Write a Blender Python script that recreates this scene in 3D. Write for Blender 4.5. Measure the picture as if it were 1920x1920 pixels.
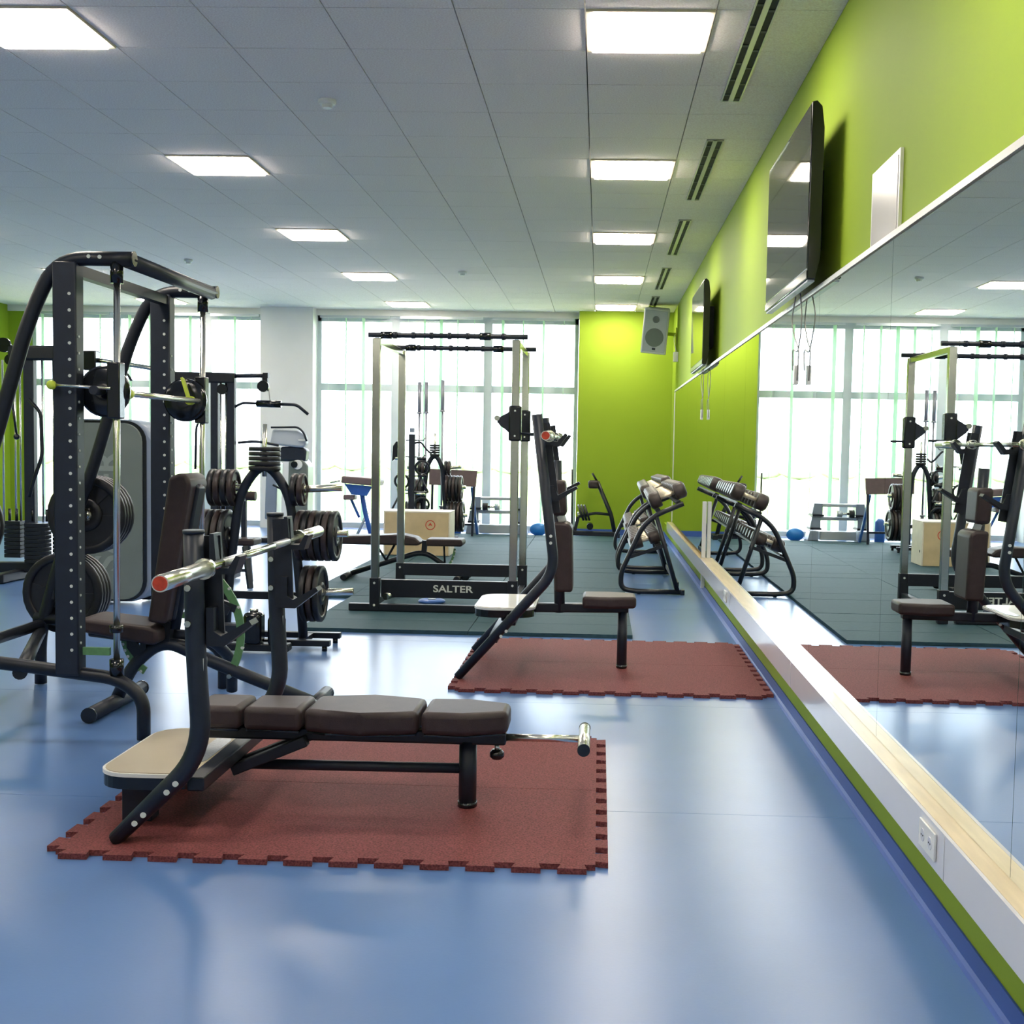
import bpy, bmesh, math, random
from mathutils import Vector, Matrix
PI = math.pi
random.seed(7)
for _o in list(bpy.data.objects): bpy.data.objects.remove(_o)
scn = bpy.context.scene
COL = scn.collection

# ------------------------------------------------------------------ camera
EYE = Vector((0, 0, 1.40))
YAW, PITCH, ROLL = -0.0356, 0.0665, 0.0180
FOC, PPX, PPY = 2345.4, 1037.45, 989.2          # pixels of a 1920 x 1920 frame
fw = Vector((math.sin(YAW)*math.cos(PITCH), math.cos(YAW)*math.cos(PITCH), -math.sin(PITCH)))
r0 = Vector((math.cos(YAW), -math.sin(YAW), 0)); d0 = fw.cross(r0)
rt = math.cos(ROLL)*r0 - math.sin(ROLL)*d0
dn = math.sin(ROLL)*r0 + math.cos(ROLL)*d0
cam = bpy.data.cameras.new('camera'); co = bpy.data.objects.new('camera', cam); COL.objects.link(co)
m = Matrix((( rt.x, -dn.x, -fw.x, EYE.x), (rt.y, -dn.y, -fw.y, EYE.y), (rt.z, -dn.z, -fw.z, EYE.z), (0, 0, 0, 1)))
co.matrix_world = m
cam.sensor_fit = 'HORIZONTAL'; cam.sensor_width = 36; cam.lens = FOC*36/1920
cam.shift_x = (960-PPX)/1920; cam.shift_y = (PPY-960)/1920
cam.clip_start = 0.05; cam.clip_end = 500
scn.camera = co

# ------------------------------------------------------------------ world, sun, exposure
SKY = 7.0
wd = bpy.data.worlds.new('world'); scn.world = wd; wd.use_nodes = True
wn = wd.node_tree.nodes; wl = wd.node_tree.links
bg = wn['Background']; bg.inputs['Strength'].default_value = SKY
bg.inputs['Color'].default_value = (0.82, 0.89, 1.0, 1)
sl = bpy.data.lights.new('sun', 'SUN'); sl.energy = 9.0; sl.angle = 0.01; sl.color = (1.0, 0.96, 0.88)
so = bpy.data.objects.new('sun', sl); COL.objects.link(so); so.location = (-8, 40, 30)
so.rotation_euler = Vector((0.22, -0.62, -0.78)).to_track_quat('-Z', 'Y').to_euler()
for (x0, x1) in ((-9.12, -5.38), (-4.52, -0.37)):                # sampling portals in the window openings
    pl = bpy.data.lights.new('window_portal', 'AREA'); pl.shape = 'RECTANGLE'
    pl.size = x1-x0; pl.size_y = 3.3; pl.cycles.is_portal = True
    po = bpy.data.objects.new('window_portal', pl); COL.objects.link(po)
    po.location = ((x0+x1)/2, 20.02, 1.7); po.rotation_euler = (-PI/2, 0, 0)
scn.view_settings.view_transform = 'Standard'; scn.view_settings.look = 'None'
scn.view_settings.gamma = 1; scn.view_settings.use_curve_mapping = False
scn.view_settings.exposure = 0.68
LAMP = 25.5

# ------------------------------------------------------------------ materials
MATS = {}
def mat(name, col, rough=0.5, metal=0.0, var=0.0, vscale=20.0, bump=0.0, bscale=200.0, spec=0.5, emit=None, coat=0.0, stretch=None, var2=None):
    if name in MATS: return MATS[name]
    M = bpy.data.materials.new(name); M.use_nodes = True; n = M.node_tree.nodes; l = M.node_tree.links
    b = n['Principled BSDF']
    b.inputs['Roughness'].default_value = rough; b.inputs['Metallic'].default_value = metal
    b.inputs['Specular IOR Level'].default_value = spec
    b.inputs['Coat Weight'].default_value = coat
    tc = n.new('ShaderNodeTexCoord'); mp = n.new('ShaderNodeMapping'); l.new(tc.outputs['Object'], mp.inputs['Vector'])
    if stretch: mp.inputs['Scale'].default_value = stretch
    nz = n.new('ShaderNodeTexNoise'); nz.inputs['Scale'].default_value = vscale; nz.inputs['Detail'].default_value = 4
    l.new(mp.outputs['Vector'], nz.inputs['Vector'])
    rp = n.new('ShaderNodeValToRGB'); rp.color_ramp.elements[0].position = 0.3; rp.color_ramp.elements[1].position = 0.7
    lo = tuple(c*(1-var) for c in col); hi = tuple(min(1, c*(1+var)) for c in col) if var2 is None else var2
    rp.color_ramp.elements[0].color = (*lo, 1); rp.color_ramp.elements[1].color = (*hi, 1)
    l.new(nz.outputs['Fac'], rp.inputs['Fac']); l.new(rp.outputs['Color'], b.inputs['Base Color'])
    if bump:
        nb = n.new('ShaderNodeTexNoise'); nb.inputs['Scale'].default_value = bscale; nb.inputs['Detail'].default_value = 2
        l.new(mp.outputs['Vector'], nb.inputs['Vector'])
        bp = n.new('ShaderNodeBump'); bp.inputs['Strength'].default_value = bump; bp.inputs['Distance'].default_value = 0.002
        l.new(nb.outputs['Fac'], bp.inputs['Height']); l.new(bp.outputs['Normal'], b.inputs['Normal'])
    if emit:
        b.inputs['Emission Color'].default_value = (*emit[0], 1); b.inputs['Emission Strength'].default_value = emit[1]
    MATS[name] = M; return M
def glass_mat():
    M = bpy.data.materials.new('window_glass'); M.use_nodes = True; n = M.node_tree.nodes; l = M.node_tree.links
    n.remove(n['Principled BSDF']); out = n['Material Output']
    t = n.new('ShaderNodeBsdfTransparent'); t.inputs['Color'].default_value = (.97, .99, .98, 1)
    g = n.new('ShaderNodeBsdfGlossy'); g.inputs['Roughness'].default_value = 0.0
    f = n.new('ShaderNodeFresnel'); f.inputs['IOR'].default_value = 1.3
    mx = n.new('ShaderNodeMixShader'); l.new(f.outputs[0], mx.inputs[0]); l.new(t.outputs[0], mx.inputs[1]); l.new(g.outputs[0], mx.inputs[2])
    l.new(mx.outputs[0], out.inputs['Surface']); return M
def blind_mat():
    M = bpy.data.materials.new('blind_fabric'); M.use_nodes = True; n = M.node_tree.nodes; l = M.node_tree.links
    n.remove(n['Principled BSDF']); out = n['Material Output']
    nz = n.new('ShaderNodeTexNoise'); nz.inputs['Scale'].default_value = 300
    rp = n.new('ShaderNodeValToRGB'); rp.color_ramp.elements[0].color = (.62, .80, .66, 1); rp.color_ramp.elements[1].color = (.70, .86, .74, 1)
    l.new(nz.outputs['Fac'], rp.inputs['Fac'])
    t = n.new('ShaderNodeBsdfTranslucent'); d = n.new('ShaderNodeBsdfDiffuse')
    for s in (t, d): l.new(rp.outputs['Color'], s.inputs['Color'])
    mx = n.new('ShaderNodeMixShader'); mx.inputs[0].default_value = .35
    l.new(t.outputs[0], mx.inputs[1]); l.new(d.outputs[0], mx.inputs[2]); l.new(mx.outputs[0], out.inputs['Surface']); return M
GLASS = glass_mat(); BLIND = blind_mat()
VINYL = mat('blue_vinyl', (.088, .180, .41), .29, var=.07, vscale=1.2, bump=.08, bscale=90, spec=.45)
VINYLD = mat('blue_vinyl_cove', (.045, .11, .40), .55, var=.05, vscale=3)
CEIL = mat('ceiling_tile', (.95, .84, .83), .95, var=.13, vscale=110, bump=.5, bscale=160, spec=.1)
CGAP = mat('ceiling_void', (.10, .10, .10), .9)
LIME = mat('lime_paint', (.285, .41, .028), .65, var=.02, vscale=2, bump=.15, bscale=250, spec=.2)
WHITEP = mat('white_paint', (.80, .80, .80), .6, var=.02, vscale=3, bump=.1, bscale=200)
FRAME = mat('window_frame_grey', (.60, .64, .70), .4, var=.04, vscale=5)
MIRROR = mat('mirror_silver', (.86, .91, .89), 0.0, 1.0, var=0)
MEDGE = mat('mirror_edge', (.10, .16, .15), .2)
PLY = mat('plywood_edge', (.72, .60, .40), .3, var=.10, vscale=6, stretch=(6, .6, 6), coat=.3)
TRUNK = mat('trunking_plastic', (.72, .72, .76), .22, var=.02, vscale=2, coat=.3)
ALU = mat('aluminium_trim', (.75, .74, .72), .3, .6, var=.04, vscale=5)
BLACK = mat('black_powder_coat', (.007, .010, .018), .40, var=.15, vscale=30, bump=.1, bscale=400, spec=.45)
BLACKG = mat('black_gloss_plastic', (.006, .008, .012), .16, var=.1, vscale=20, spec=.6)
NAVY = mat('dark_grey_coat', (.013, .019, .034), .44, var=.12, vscale=20, spec=.4)
LEATH = mat('brown_vinyl_upholstery', (.034, .022, .024), .48, var=.15, vscale=25, bump=.25, bscale=260, spec=.38)
IRON = mat('black_rubber_plate', (.009, .010, .015), .42, var=.25, vscale=25, bump=.2, bscale=200)
IRONB = mat('brown_rubber_plate', (.032, .020, .021), .45, var=.25, vscale=25, bump=.2, bscale=200)
CHROME = mat('chrome', (.80, .80, .72), .25, 1.0, var=.03, vscale=20)
STEEL = mat('brushed_steel', (.60, .62, .52), .20, 1.0, var=.06, vscale=30, stretch=(1, 1, 8))
REDCAP = mat('red_end_cap', (.55, .05, .02), .4, var=.2, vscale=60)
REDRUB = mat('red_rubber_crumb', (.135, .030, .031), .75, var=.45, vscale=140, bump=.6, bscale=220, spec=.3, var2=(.24, .062, .064))
GRNRUB = mat('green_grey_rubber', (.036, .078, .098), .68, var=.18, vscale=60, bump=.5, bscale=150, spec=.12, stretch=(.4, 3, 1))
STEP = mat('cream_step', (.52, .45, .34), .38, var=.04, vscale=4, coat=.1)
TREAD = mat('textured_aluminium', (.55, .57, .60), .35, .8, var=.15, vscale=120, bump=.6, bscale=180)
GREENM = mat('green_scale_metal', (.10, .24, .10), .4, var=.12, vscale=40)
LIMEM = mat('lime_plastic', (.50, .62, .05), .4, var=.05, vscale=20)
WOOD = mat('birch_plywood', (.60, .47, .28), .5, var=.10, vscale=7, stretch=(1, 6, 1))
WOODB = mat('birch_plywood_bright', (.78, .72, .62), .5, var=.08, vscale=7)  # paler birch copy, the lit look of side and top put into colour
SHROUD = mat('grey_shroud', (.16, .19, .18), .35, var=.06, vscale=4, spec=.5)
SILV = mat('silver_plastic', (.24, .29, .38), .35, var=.05, vscale=5)
SILVM = mat('silver_frame', (.50, .55, .60), .3, .5, var=.05, vscale=5)
BLUEM = mat('blue_metal', (.03, .12, .45), .35, var=.1, vscale=8)
BLUEB = mat('blue_rubber', (.02, .20, .62), .35, var=.06, vscale=5)
BROWNP = mat('brown_panel', (.16, .11, .11), .55, var=.1, vscale=15)
DBHEAD = mat('dumbbell_head', (.050, .036, .034), .4, var=.3, vscale=20)
DBGRIP = mat('dumbbell_grip', (.72, .62, .48), .3, .7, var=.1, vscale=80)
SPKG = mat('speaker_grille', (.46, .50, .56), .6, var=.1, vscale=200, bump=.4, bscale=500)
SPKB = mat('speaker_body', (.66, .68, .68), .45, var=.03, vscale=5)
SCREEN = mat('tv_screen', (.012, .012, .014), .03, var=0, spec=.6)
PAPER = mat('white_poster', (.60, .58, .58), .25, var=.02, vscale=3, coat=.15)
FAINT = mat('faint_lettering', (.26, .30, .28), .4)
DULL = mat('dull_steel', (.36, .36, .42), .40, .5, var=.05)
LETTER = mat('pale_lettering', (.62, .66, .64), .5)
LAMPM = mat('lamp_diffuser', (.9, .9, .9), .5, emit=((1.0, .90, .76), LAMP))
TRIMW = mat('lamp_trim', (.80, .70, .56), .45, var=.03, vscale=20)
WHITEPL = mat('white_plastic', (.78, .79, .78), .4, var=.02, vscale=10)
DARKH = mat('dark_slot', (.008, .010, .009), .7)
GRASS = mat('lawn', (.24, .34, .08), .9, var=.35, vscale=1.5)
PAVE = mat('paving', (.42, .40, .37), .8, var=.12, vscale=3)
HEDGE = mat('hedge', (.62, .64, .58), .9, var=.1, vscale=4)  # hedge green washed out in its base colour to look sunlit
CREAM = mat('far_building', (.55, .55, .52), .8, var=.05, vscale=1)
CABLE = mat('thin_cable', (.30, .30, .28), .5)

# ------------------------------------------------------------------ mesh helpers
ORG = {}
class MB:
    def __init__(s): s.bm = bmesh.new()
    def _new(s, before): return [f for f in s.bm.faces if f not in before]
    def hexa(s, P, smooth=False):
        v = [s.bm.verts.new(p) for p in P]
        for q in ((0,3,2,1),(4,5,6,7),(0,1,5,4),(1,2,6,5),(2,3,7,6),(3,0,4,7)):
            f = s.bm.faces.new([v[i] for i in q]); f.smooth = smooth
        return v
    def box(s, x0, x1, y0, y1, z0, z1, bev=0, seg=2):
        v = s.hexa([(x0,y0,z0),(x1,y0,z0),(x1,y1,z0),(x0,y1,z0),(x0,y0,z1),(x1,y0,z1),(x1,y1,z1),(x0,y1,z1)])
        if bev: s._bev(v, bev, seg)
        return s
    def _bev(s, verts, bev, seg):
        vs = set(verts); es = [e for e in s.bm.edges if e.verts[0] in vs and e.verts[1] in vs]
        r = bmesh.ops.bevel(s.bm, geom=es, offset=bev, segments=seg, profile=.5, affect='EDGES', clamp_overlap=True)
        for f in r['faces']: f.smooth = True
    def bar(s, a, b, w, h=None, up=(0,0,1), bev=0):      # rectangular bar a->b, w across, h along up
        a = Vector(a); b = Vector(b); h = w if h is None else h
        d = (b-a).normalized(); up = Vector(up)
        if abs(d.dot(up)) > .98: up = Vector((1,0,0))
        sd = d.cross(up).normalized(); u = sd.cross(d)
        P = []
        for q in (a, b):
            for i, j in ((-1,-1),(1,-1),(1,1),(-1,1)): P.append(q + sd*(w/2*i) + u*(h/2*j))
        v = s.hexa(P)
        if bev: s._bev(v, bev, 2)
        return s
    def tube(s, pts, r, seg=12, fil=0, flat=None, cap=True, fs=5):
        """round (or flattened) tube through pts, corners filleted by fil"""
        P = [Vector(p) for p in pts]
        if fil and len(P) > 2:
            Q = [P[0]]
            for i in range(1, len(P)-1):
                a = (P[i-1]-P[i]); b = (P[i+1]-P[i]); t = min(fil, a.length*.48, b.length*.48)
                A = P[i]+a.normalized()*t; B = P[i]+b.normalized()*t
                for k in range(fs+1):
                    u = k/fs; Q.append(A*(1-u)**2 + P[i]*2*u*(1-u) + B*u*u)
            Q.append(P[-1]); P = Q
        n = len(P); rings = []; prev = None
        for i in range(n):
            d = (P[min(i+1,n-1)]-P[max(i-1,0)]).normalized()
            if prev is None:
                up = Vector((0,1,0)) if abs(d.y) < .9 else Vector((0,0,1))
                sd = d.cross(up).normalized()
            else:
                sd = (prev - d*prev.dot(d)).normalized()
            prev = sd; u = d.cross(sd)
            rr = r if not callable(r) else r(i/(n-1))
            rings.append([s.bm.verts.new(P[i] + sd*(rr*math.cos(2*PI*k/seg)) + u*(rr*(flat or 1)*math.sin(2*PI*k/seg))) for k in range(seg)])
        for i in range(n-1):
            for k in range(seg):
                f = s.bm.faces.new((rings[i][k], rings[i][(k+1)%seg], rings[i+1][(k+1)%seg], rings[i+1][k])); f.smooth = True
        if cap:
            s.bm.faces.new(rings[0][::-1]); s.bm.faces.new(rings[-1])
        return s
    def cyl(s, a, b, r, seg=16): return s.tube([a, b], r, seg)
    def lathe(s, prof, o, ax, seg=24, a0=0, a1=2*PI, close=True):
        """prof: (radius, along) pairs about axis ax through o"""
        o = Vector(o); ax = Vector(ax).normalized()
        t = Vector((0,0,1)) if abs(ax.z) < .9 else Vector((1,0,0))
        e1 = ax.cross(t).normalized(); e2 = ax.cross(e1)
        full = abs(a1-a0-2*PI) < 1e-6; n = seg if full else seg+1
        R = [[s.bm.verts.new(o + ax*h + e1*(r*math.cos(a0+(a1-a0)*k/seg)) + e2*(r*math.sin(a0+(a1-a0)*k/seg))) for k in range(n)] for r, h in prof]
        m = len(prof)
        for i in range(m if close else m-1):
            j = (i+1) % m
            for k in range(seg):
                k2 = (k+1) % n if full else k+1
                try:
                    f = s.bm.faces.new((R[i][k], R[i][k2], R[j][k2], R[j][k])); f.smooth = m > 5
                except ValueError: pass
        if not full and close:
            s.bm.faces.new([R[i][0] for i in range(m)]); s.bm.faces.new([R[i][-1] for i in range(m)][::-1])
        return s
    def disc(s, o, ax, r, th, seg=20):
        o = Vector(o); ax = Vector(ax).normalized(); return s.tube([o-ax*th/2, o+ax*th/2], r, seg)
    def sphere(s, o, r, sx=1, sy=1, sz=1, u=16, v=10):
        M = Matrix.Translation(o) @ Matrix.Diagonal((sx, sy, sz, 1))
        g = bmesh.ops.create_uvsphere(s.bm, u_segments=u, v_segments=v, radius=r, matrix=M)
        for vv in g['verts']:
            for f in vv.link_faces: f.smooth = True
        return s
    def prism(s, pts, plane, a, b, bev=0, seg=3):
        """outline pts extruded from a to b along the axis missing from plane"""
        def P(u, v, w): return {'xy': (u,v,w), 'xz': (u,w,v), 'yz': (w,u,v)}[plane]
        A = [s.bm.verts.new(P(u,v,a)) for u, v in pts]; B = [s.bm.verts.new(P(u,v,b)) for u, v in pts]
        n = len(pts); s.bm.faces.new(A); s.bm.faces.new(B[::-1])
        for i in range(n): s.bm.faces.new((A[i], B[i], B[(i+1)%n], A[(i+1)%n]))
        if bev: s._bev(A+B, bev, seg)
        return s
    def floor(s, z):
        for v in s.bm.verts: v.co.z = max(v.co.z, z)
        return s
    def mesh(s, name, material, org=Vector((0,0,0))):
        bmesh.ops.recalc_face_normals(s.bm, faces=s.bm.faces[:])
        me = bpy.data.meshes.new(name); s.bm.to_mesh(me); s.bm.free()
        if org.length: me.transform(Matrix.Translation(-org))
        me.materials.append(material); return me
    def part(s, name, material, parent, label=None):
        org = ORG[parent.name]
        o = bpy.data.objects.new(name, s.mesh(name, material, org)); COL.objects.link(o); o.parent = parent
        ORG[o.name] = org
        if label: o['label'] = label
        return o
    def solo(s, name, material, label, cat, group=None):
        me = s.mesh(name, material); vs = [v.co for v in me.vertices]
        c = Vector(((min(v.x for v in vs)+max(v.x for v in vs))/2, (min(v.y for v in vs)+max(v.y for v in vs))/2, min(v.z for v in vs)))
        me.transform(Matrix.Translation(-c))
        o = bpy.data.objects.new(name, me); COL.objects.link(o); o.location = c; ORG[o.name] = c
        o['label'] = label; o['category'] = cat
        if group: o['group'] = group
        return o
    def struct(s, name, material, label=None, cat='structure'):
        o = bpy.data.objects.new(name, s.mesh(name, material)); COL.objects.link(o); ORG[o.name] = Vector((0,0,0))
        o['kind'] = 'structure'; o['label'] = label or name; o['category'] = cat; return o
def thing(name, label, cat, loc, group=None):
    o = bpy.data.objects.new(name, None); COL.objects.link(o); o.location = loc; o.empty_display_size = .1
    ORG[o.name] = Vector(loc); o['label'] = label; o['category'] = cat
    if group: o['group'] = group
    return o
def sthing(name, label, cat):
    o = thing(name, label, cat, (0,0,0)); o['kind'] = 'structure'; return o
def dup(root, loc, label=None, group=None):
    r = root.copy(); COL.objects.link(r); r.location = loc; ORG[r.name] = Vector(loc)
    if label: r['label'] = label
    if group: r['group'] = group
    for ch in list(root.children):
        c = ch.copy(); COL.objects.link(c); c.parent = r
        for g in list(ch.children):
            d = g.copy(); COL.objects.link(d); d.parent = c
    return r
def text_part(name, txt, size, M, material, parent, ext=.0015, sx=1.0):
    cu = bpy.data.curves.new(name, 'FONT'); cu.body = txt; cu.size = size; cu.extrude = ext; cu.align_x = 'CENTER'; cu.align_y = 'CENTER'; cu.offset = .002*size/.1
    to = bpy.data.objects.new(name+'_c', cu); COL.objects.link(to)
    bpy.context.view_layer.update()
    me = bpy.data.meshes.new_from_object(to.evaluated_get(bpy.context.evaluated_depsgraph_get()))
    bpy.data.objects.remove(to)
    me.transform(Matrix.Translation(-ORG[parent.name]) @ M @ Matrix.Diagonal((sx, 1, 1, 1)))
    me.materials.clear(); me.materials.append(material)
    o = bpy.data.objects.new(name, me); COL.objects.link(o); o.parent = parent; ORG[o.name] = ORG[parent.name]
    return o
def FACE(x, y, z, rot=0):     # matrix that stands text up facing -y at x, y, z (rot turns it in its plane)
    return Matrix.Translation((x, y, z)) @ Matrix.Rotation(PI/2, 4, 'X') @ Matrix.Rotation(rot, 4, 'Z')
ORDN = ['first', 'second', 'third', 'fourth', 'fifth', 'sixth', 'seventh', 'eighth', 'ninth', 'tenth', 'eleventh', 'twelfth']

# ================================================================== SETTING
WX = 1.11            # right wall plane
T = .625; CX0 = -.111; CY0 = 6.104; CZ = 3.469
FARY = 19.60; WINY = 19.90; LX = -9.5; BY = -3.0
# floor: vinyl sheets laid across the room, with a hairline joint
fl = sthing('floor', 'blue vinyl sheet floor of the gym', 'floor')
y = BY; k = 0
ys = [BY, -1.1, .9, 2.78, 4.72, 6.70, 8.7, 10.7, 12.7, 14.7, 16.7, 18.7, WINY-.02]
for a, b in zip(ys[:-1], ys[1:]):
    MB().box(LX, WX-.001, a+.0012, b-.0012, -.02, 0).part('vinyl_sheet', VINYL, fl)
MB().box(LX-.1, WX+.2, BY-.1, WINY+.35, -.12, -.021).part('screed', VINYLD, fl)
# ceiling
ce = sthing('ceiling', 'suspended ceiling of square grey mineral tiles', 'ceiling')
MB().box(LX, WX+.1, BY, WINY+.1, CZ+.06, CZ+.10).part('ceiling_void', CGAP, ce)
LIGHTS = [(c, r) for c in (0, -5) for r in (-10, -5, 0, 5, 10, 15, 20)] + [(-11, r) for r in (-5, 0, 5, 10, 15, 20)]  # rows behind the viewer and most left ones are unseen, added for light
tile_me = MB().box(0, T-.006, 0, T-.006, 0, .018).mesh('tile', CEIL)
rest = MB(); G = .003; nt = 0
for c in range(-15, 2):
    for r in range(-15, 22):
        if (c, r) in LIGHTS: continue
        x0 = CX0+c*T+G; y0 = CY0+r*T+G; x1 = min(x0+T-2*G, WX-.002); y1 = y0+T-2*G
        near = 5.0 < y1 < 16.9 and x1 > -.50*y1-.1
        if near and nt < 300:
            nt += 1
            if c == 1:
                MB().box(x0, x1, y0, y1, CZ, CZ+.018).part('tile', CEIL, ce)
            else:
                o = bpy.data.objects.new('tile', tile_me); COL.objects.link(o); o.parent = ce; o.location = (x0, y0, CZ)
        else: rest.box(x0, x1, y0, min(y1, WINY-.07), CZ, CZ+.018)
o = rest.part('far_tiles', CEIL, ce); o['kind'] = 'stuff'
# right wall, left wall, back wall
MB().box(WX, WX+.15, BY, FARY+.3, 0, CZ+.10).struct('wall_right', LIME, 'lime green right wall behind the mirrors', 'wall')
MB().box(LX-.15, LX, BY, WINY+.3, 0, CZ+.10).struct('wall_left', LIME, 'lime green wall at the far left', 'wall')
MB().box(LX, WX, BY-.15, BY, 0, CZ+.10).struct('wall_back', WHITEP, 'white wall behind the viewer', 'wall')
MB().box(-.35, WX, FARY, FARY+.45, 0, CZ).struct('wall_far', LIME, 'lime green wall panel right of the windows', 'wall')
MB().box(LX, -9.13, FARY+.28, FARY+.45, 0, CZ).struct('wall_far_left', LIME, 'lime green wall strip left of the windows', 'wall')
MB().box(-5.35, -4.52, FARY, FARY+.45, 0, CZ).struct('wall_column', WHITEP, 'white square column between the window bays', 'wall')
MB().box(LX, -.35, WINY-.05, WINY+.15, 3.375, CZ+.02).struct('trim_1', WHITEP, 'white lintel strip above the windows', 'trim')
# boxed out wall foot under the mirror, coved skirting in floor vinyl
MB().box(1.035, WX-.001, BY, FARY-.001, 0, .213).struct('trim_2', LIME, 'lime green wall foot below the mirror ledge', 'trim')
MB().prism([(1.034, 0), (1.008, 0), (1.014, .012), (1.022, .022), (1.028, .072), (1.034, .072)], 'xz', BY, FARY-.001).struct('baseboard_right', VINYLD, 'blue coved skirting under the mirror wall', 'baseboard')
MB().box(-.349, 1.01, FARY-.03, FARY-.001, 0, .085).struct('baseboard_far', VINYLD, 'blue skirting under the far green wall', 'baseboard')
# windows
def window(n, x0, x1, muls, lab):
    w = sthing('window_%d' % n, lab, 'window')
    z0, zt, z1 = .06, 2.25, 3.375
    f = MB(); f.box(x0, x1, WINY, WINY+.07, 0, z0+.03).box(x0, x1, WINY, WINY+.07, z1-.09, z1)
    f.box(x0, x0+.06, WINY, WINY+.07, z0, z1).box(x1-.06, x1, WINY, WINY+.07, z0, z1); f.part('window_frame', FRAME, w)
    xs = [x0+.06] + [q for mm in muls for q in (mm-.065, mm+.065)] + [x1-.06]
    for mm in muls: MB().box(mm-.065, mm+.065, WINY-.02, WINY+.07, z0+.03, z1-.09).part('mullion', FRAME, w)
    for a, b in zip(xs[0::2], xs[1::2]):
        MB().box(a, b, WINY, WINY+.06, zt-.055, zt+.055).part('transom', FRAME, w)
        for c, d in ((z0+.03, zt-.055), (zt+.055, z1-.09)): MB().box(a+.001, b-.001, WINY+.03, WINY+.036, c, d).part('pane', GLASS, w)
window(1, -9.12, -5.36, (-7.74, -6.28), 'left window front with three glazed bays')
window(2, -4.51, -.36, (-3.26, -1.79), 'right window front with three glazed bays')
# vertical blinds, slats standing open at right angles to the glass
BN = ['in the bay next to the left corner', 'in the middle bay of the left windows', 'in the bay left of the white column', 'in the bay right of the white column', 'in the middle bay of the right windows', 'in the bay beside the far green wall']
bi = 0
for (x0, x1) in ((-9.06, -7.82), (-7.66, -6.36), (-6.2, -5.42), (-4.45, -3.34), (-3.18, -1.87), (-1.71, -.43)):
    t = thing('vertical_blind', 'pale green vertical slat blind ' + BN[bi], 'blind', ((x0+x1)/2, WINY-.1, 0), 'vertical slat blinds')
    MB().box(x0, x1, WINY-.13, WINY-.09, 3.33, 3.37).part('head_rail', SILVM, t)
    n = max(3, int((x1-x0)/.26)); me = None
    for i in range(n):
        xx = x0 + (i+.5)*(x1-x0)/n; ang = random.uniform(-.25, .30); zb = .12
        dx, dy = math.sin(ang)*.0635, math.cos(ang)*.0635; yc = WINY-.11
        q = MB(); q.hexa([(xx-dx-.001, yc-dy, zb), (xx-dx+.001, yc-dy, zb), (xx+dx+.001, yc+dy, zb), (xx+dx-.001, yc+dy, zb),
                   (xx-dx-.001, yc-dy, 3.33), (xx-dx+.001, yc-dy, 3.33), (xx+dx+.001, yc+dy, 3.33), (xx+dx-.001, yc+dy, 3.33)])
        q.part('slat', BLIND, t)
    bi += 1
# outside
MB().box(-40, 40, 20.3, 25, -.1, -.03).solo('terrace', PAVE, 'pale paved terrace outside the windows', 'terrace')
g = MB().box(-60, 60, 25, 120, -.20, -.12).solo('lawn', GRASS, 'sunlit lawn outside beyond the terrace', 'lawn'); g['kind'] = 'stuff'
hb = MB()
for i in range(60): hb.sphere((-58+i*2+random.uniform(-.4,.4), 62+random.uniform(-.5,.5), .47), .62, 1.9, .8, .95, 8, 6)
h = hb.solo('hedge', HEDGE, 'low hedge line far beyond the lawn, paled as if sunlit', 'hedge'); h['kind'] = 'stuff'

# ------------------------------------------------------------------ mirror wall
MX = 1.04; MZ0, MZ1 = .345, 2.155
mt = thing('wall_mirror', 'long wall mirror of joined tall panes above the ledge', 'mirror', (MX, 9, MZ0))
MB().box(MX+.007, WX-.001, -1.4, 17.62, MZ0, MZ1+.004).part('backing', WOOD, mt)
jy = [-1.4, .08, 1.58, 3.08, 4.59, 6.09, 7.59, 9.09, 10.59, 12.09, 13.59, 15.09, 16.59, 17.62]
for a, b in zip(jy[:-1], jy[1:]):
    MB().box(MX, MX+.006, a+.0015, b-.0015, MZ0, MZ1).part('mirror_pane', MIRROR, mt)
    MB().box(MX+.003, MX+.0068, b-.0015, b+.0015, MZ0, MZ1).part('joint', MEDGE, mt)
MB().box(MX-.008, WX-.001, -1.4, 17.64, MZ1+.005, MZ1+.028).part('top_trim', ALU, mt)
MB().box(MX-.006, MX+.006, 17.625, 17.66, MZ0, MZ1+.03).part('end_trim', ALU, mt)
lg = thing('mirror_ledge', 'varnished plywood ledge running under the near mirror panes', 'ledge', (1.0, 6, .2))
LF = .985
MB().box(LF, WX-.001, -1.4, 11.95, .320, .344).part('ledge_board', PLY, lg)
MB().box(LF-.012, LF-.001, -1.4, 11.95, .215, .344).part('trunking', TRUNK, lg, 'white plastic cable trunking')
MB().box(LF, WX-.001, -1.4, 11.95, .2145, .319).part('batten', LIME, lg)
for yy in (.6, 3.42, 6.2, 9.1): MB().box(LF-.0135, LF-.0121, yy, yy+.004, .216, .343).part('trunking_joint', ALU, lg)
lg2 = thing('far_mirror_ledge', 'set back plywood ledge under the far mirror panes behind the dumbbell racks', 'ledge', (1.0, 15, .2))
MB().box(1.015, WX-.001, 12.02, 18.3, .275, .30).part('ledge_board', PLY, lg2)
MB().box(1.005, 1.014, 12.02, 18.3, .17, .30).part('trunking', TRUNK, lg2)
MB().box(.998, 1.035, 11.96, 12.015, .05, .88, .003).solo('cable_post', WHITEPL, 'short white upright cable duct at the ledge step in front of the mirror', 'duct')
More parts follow.
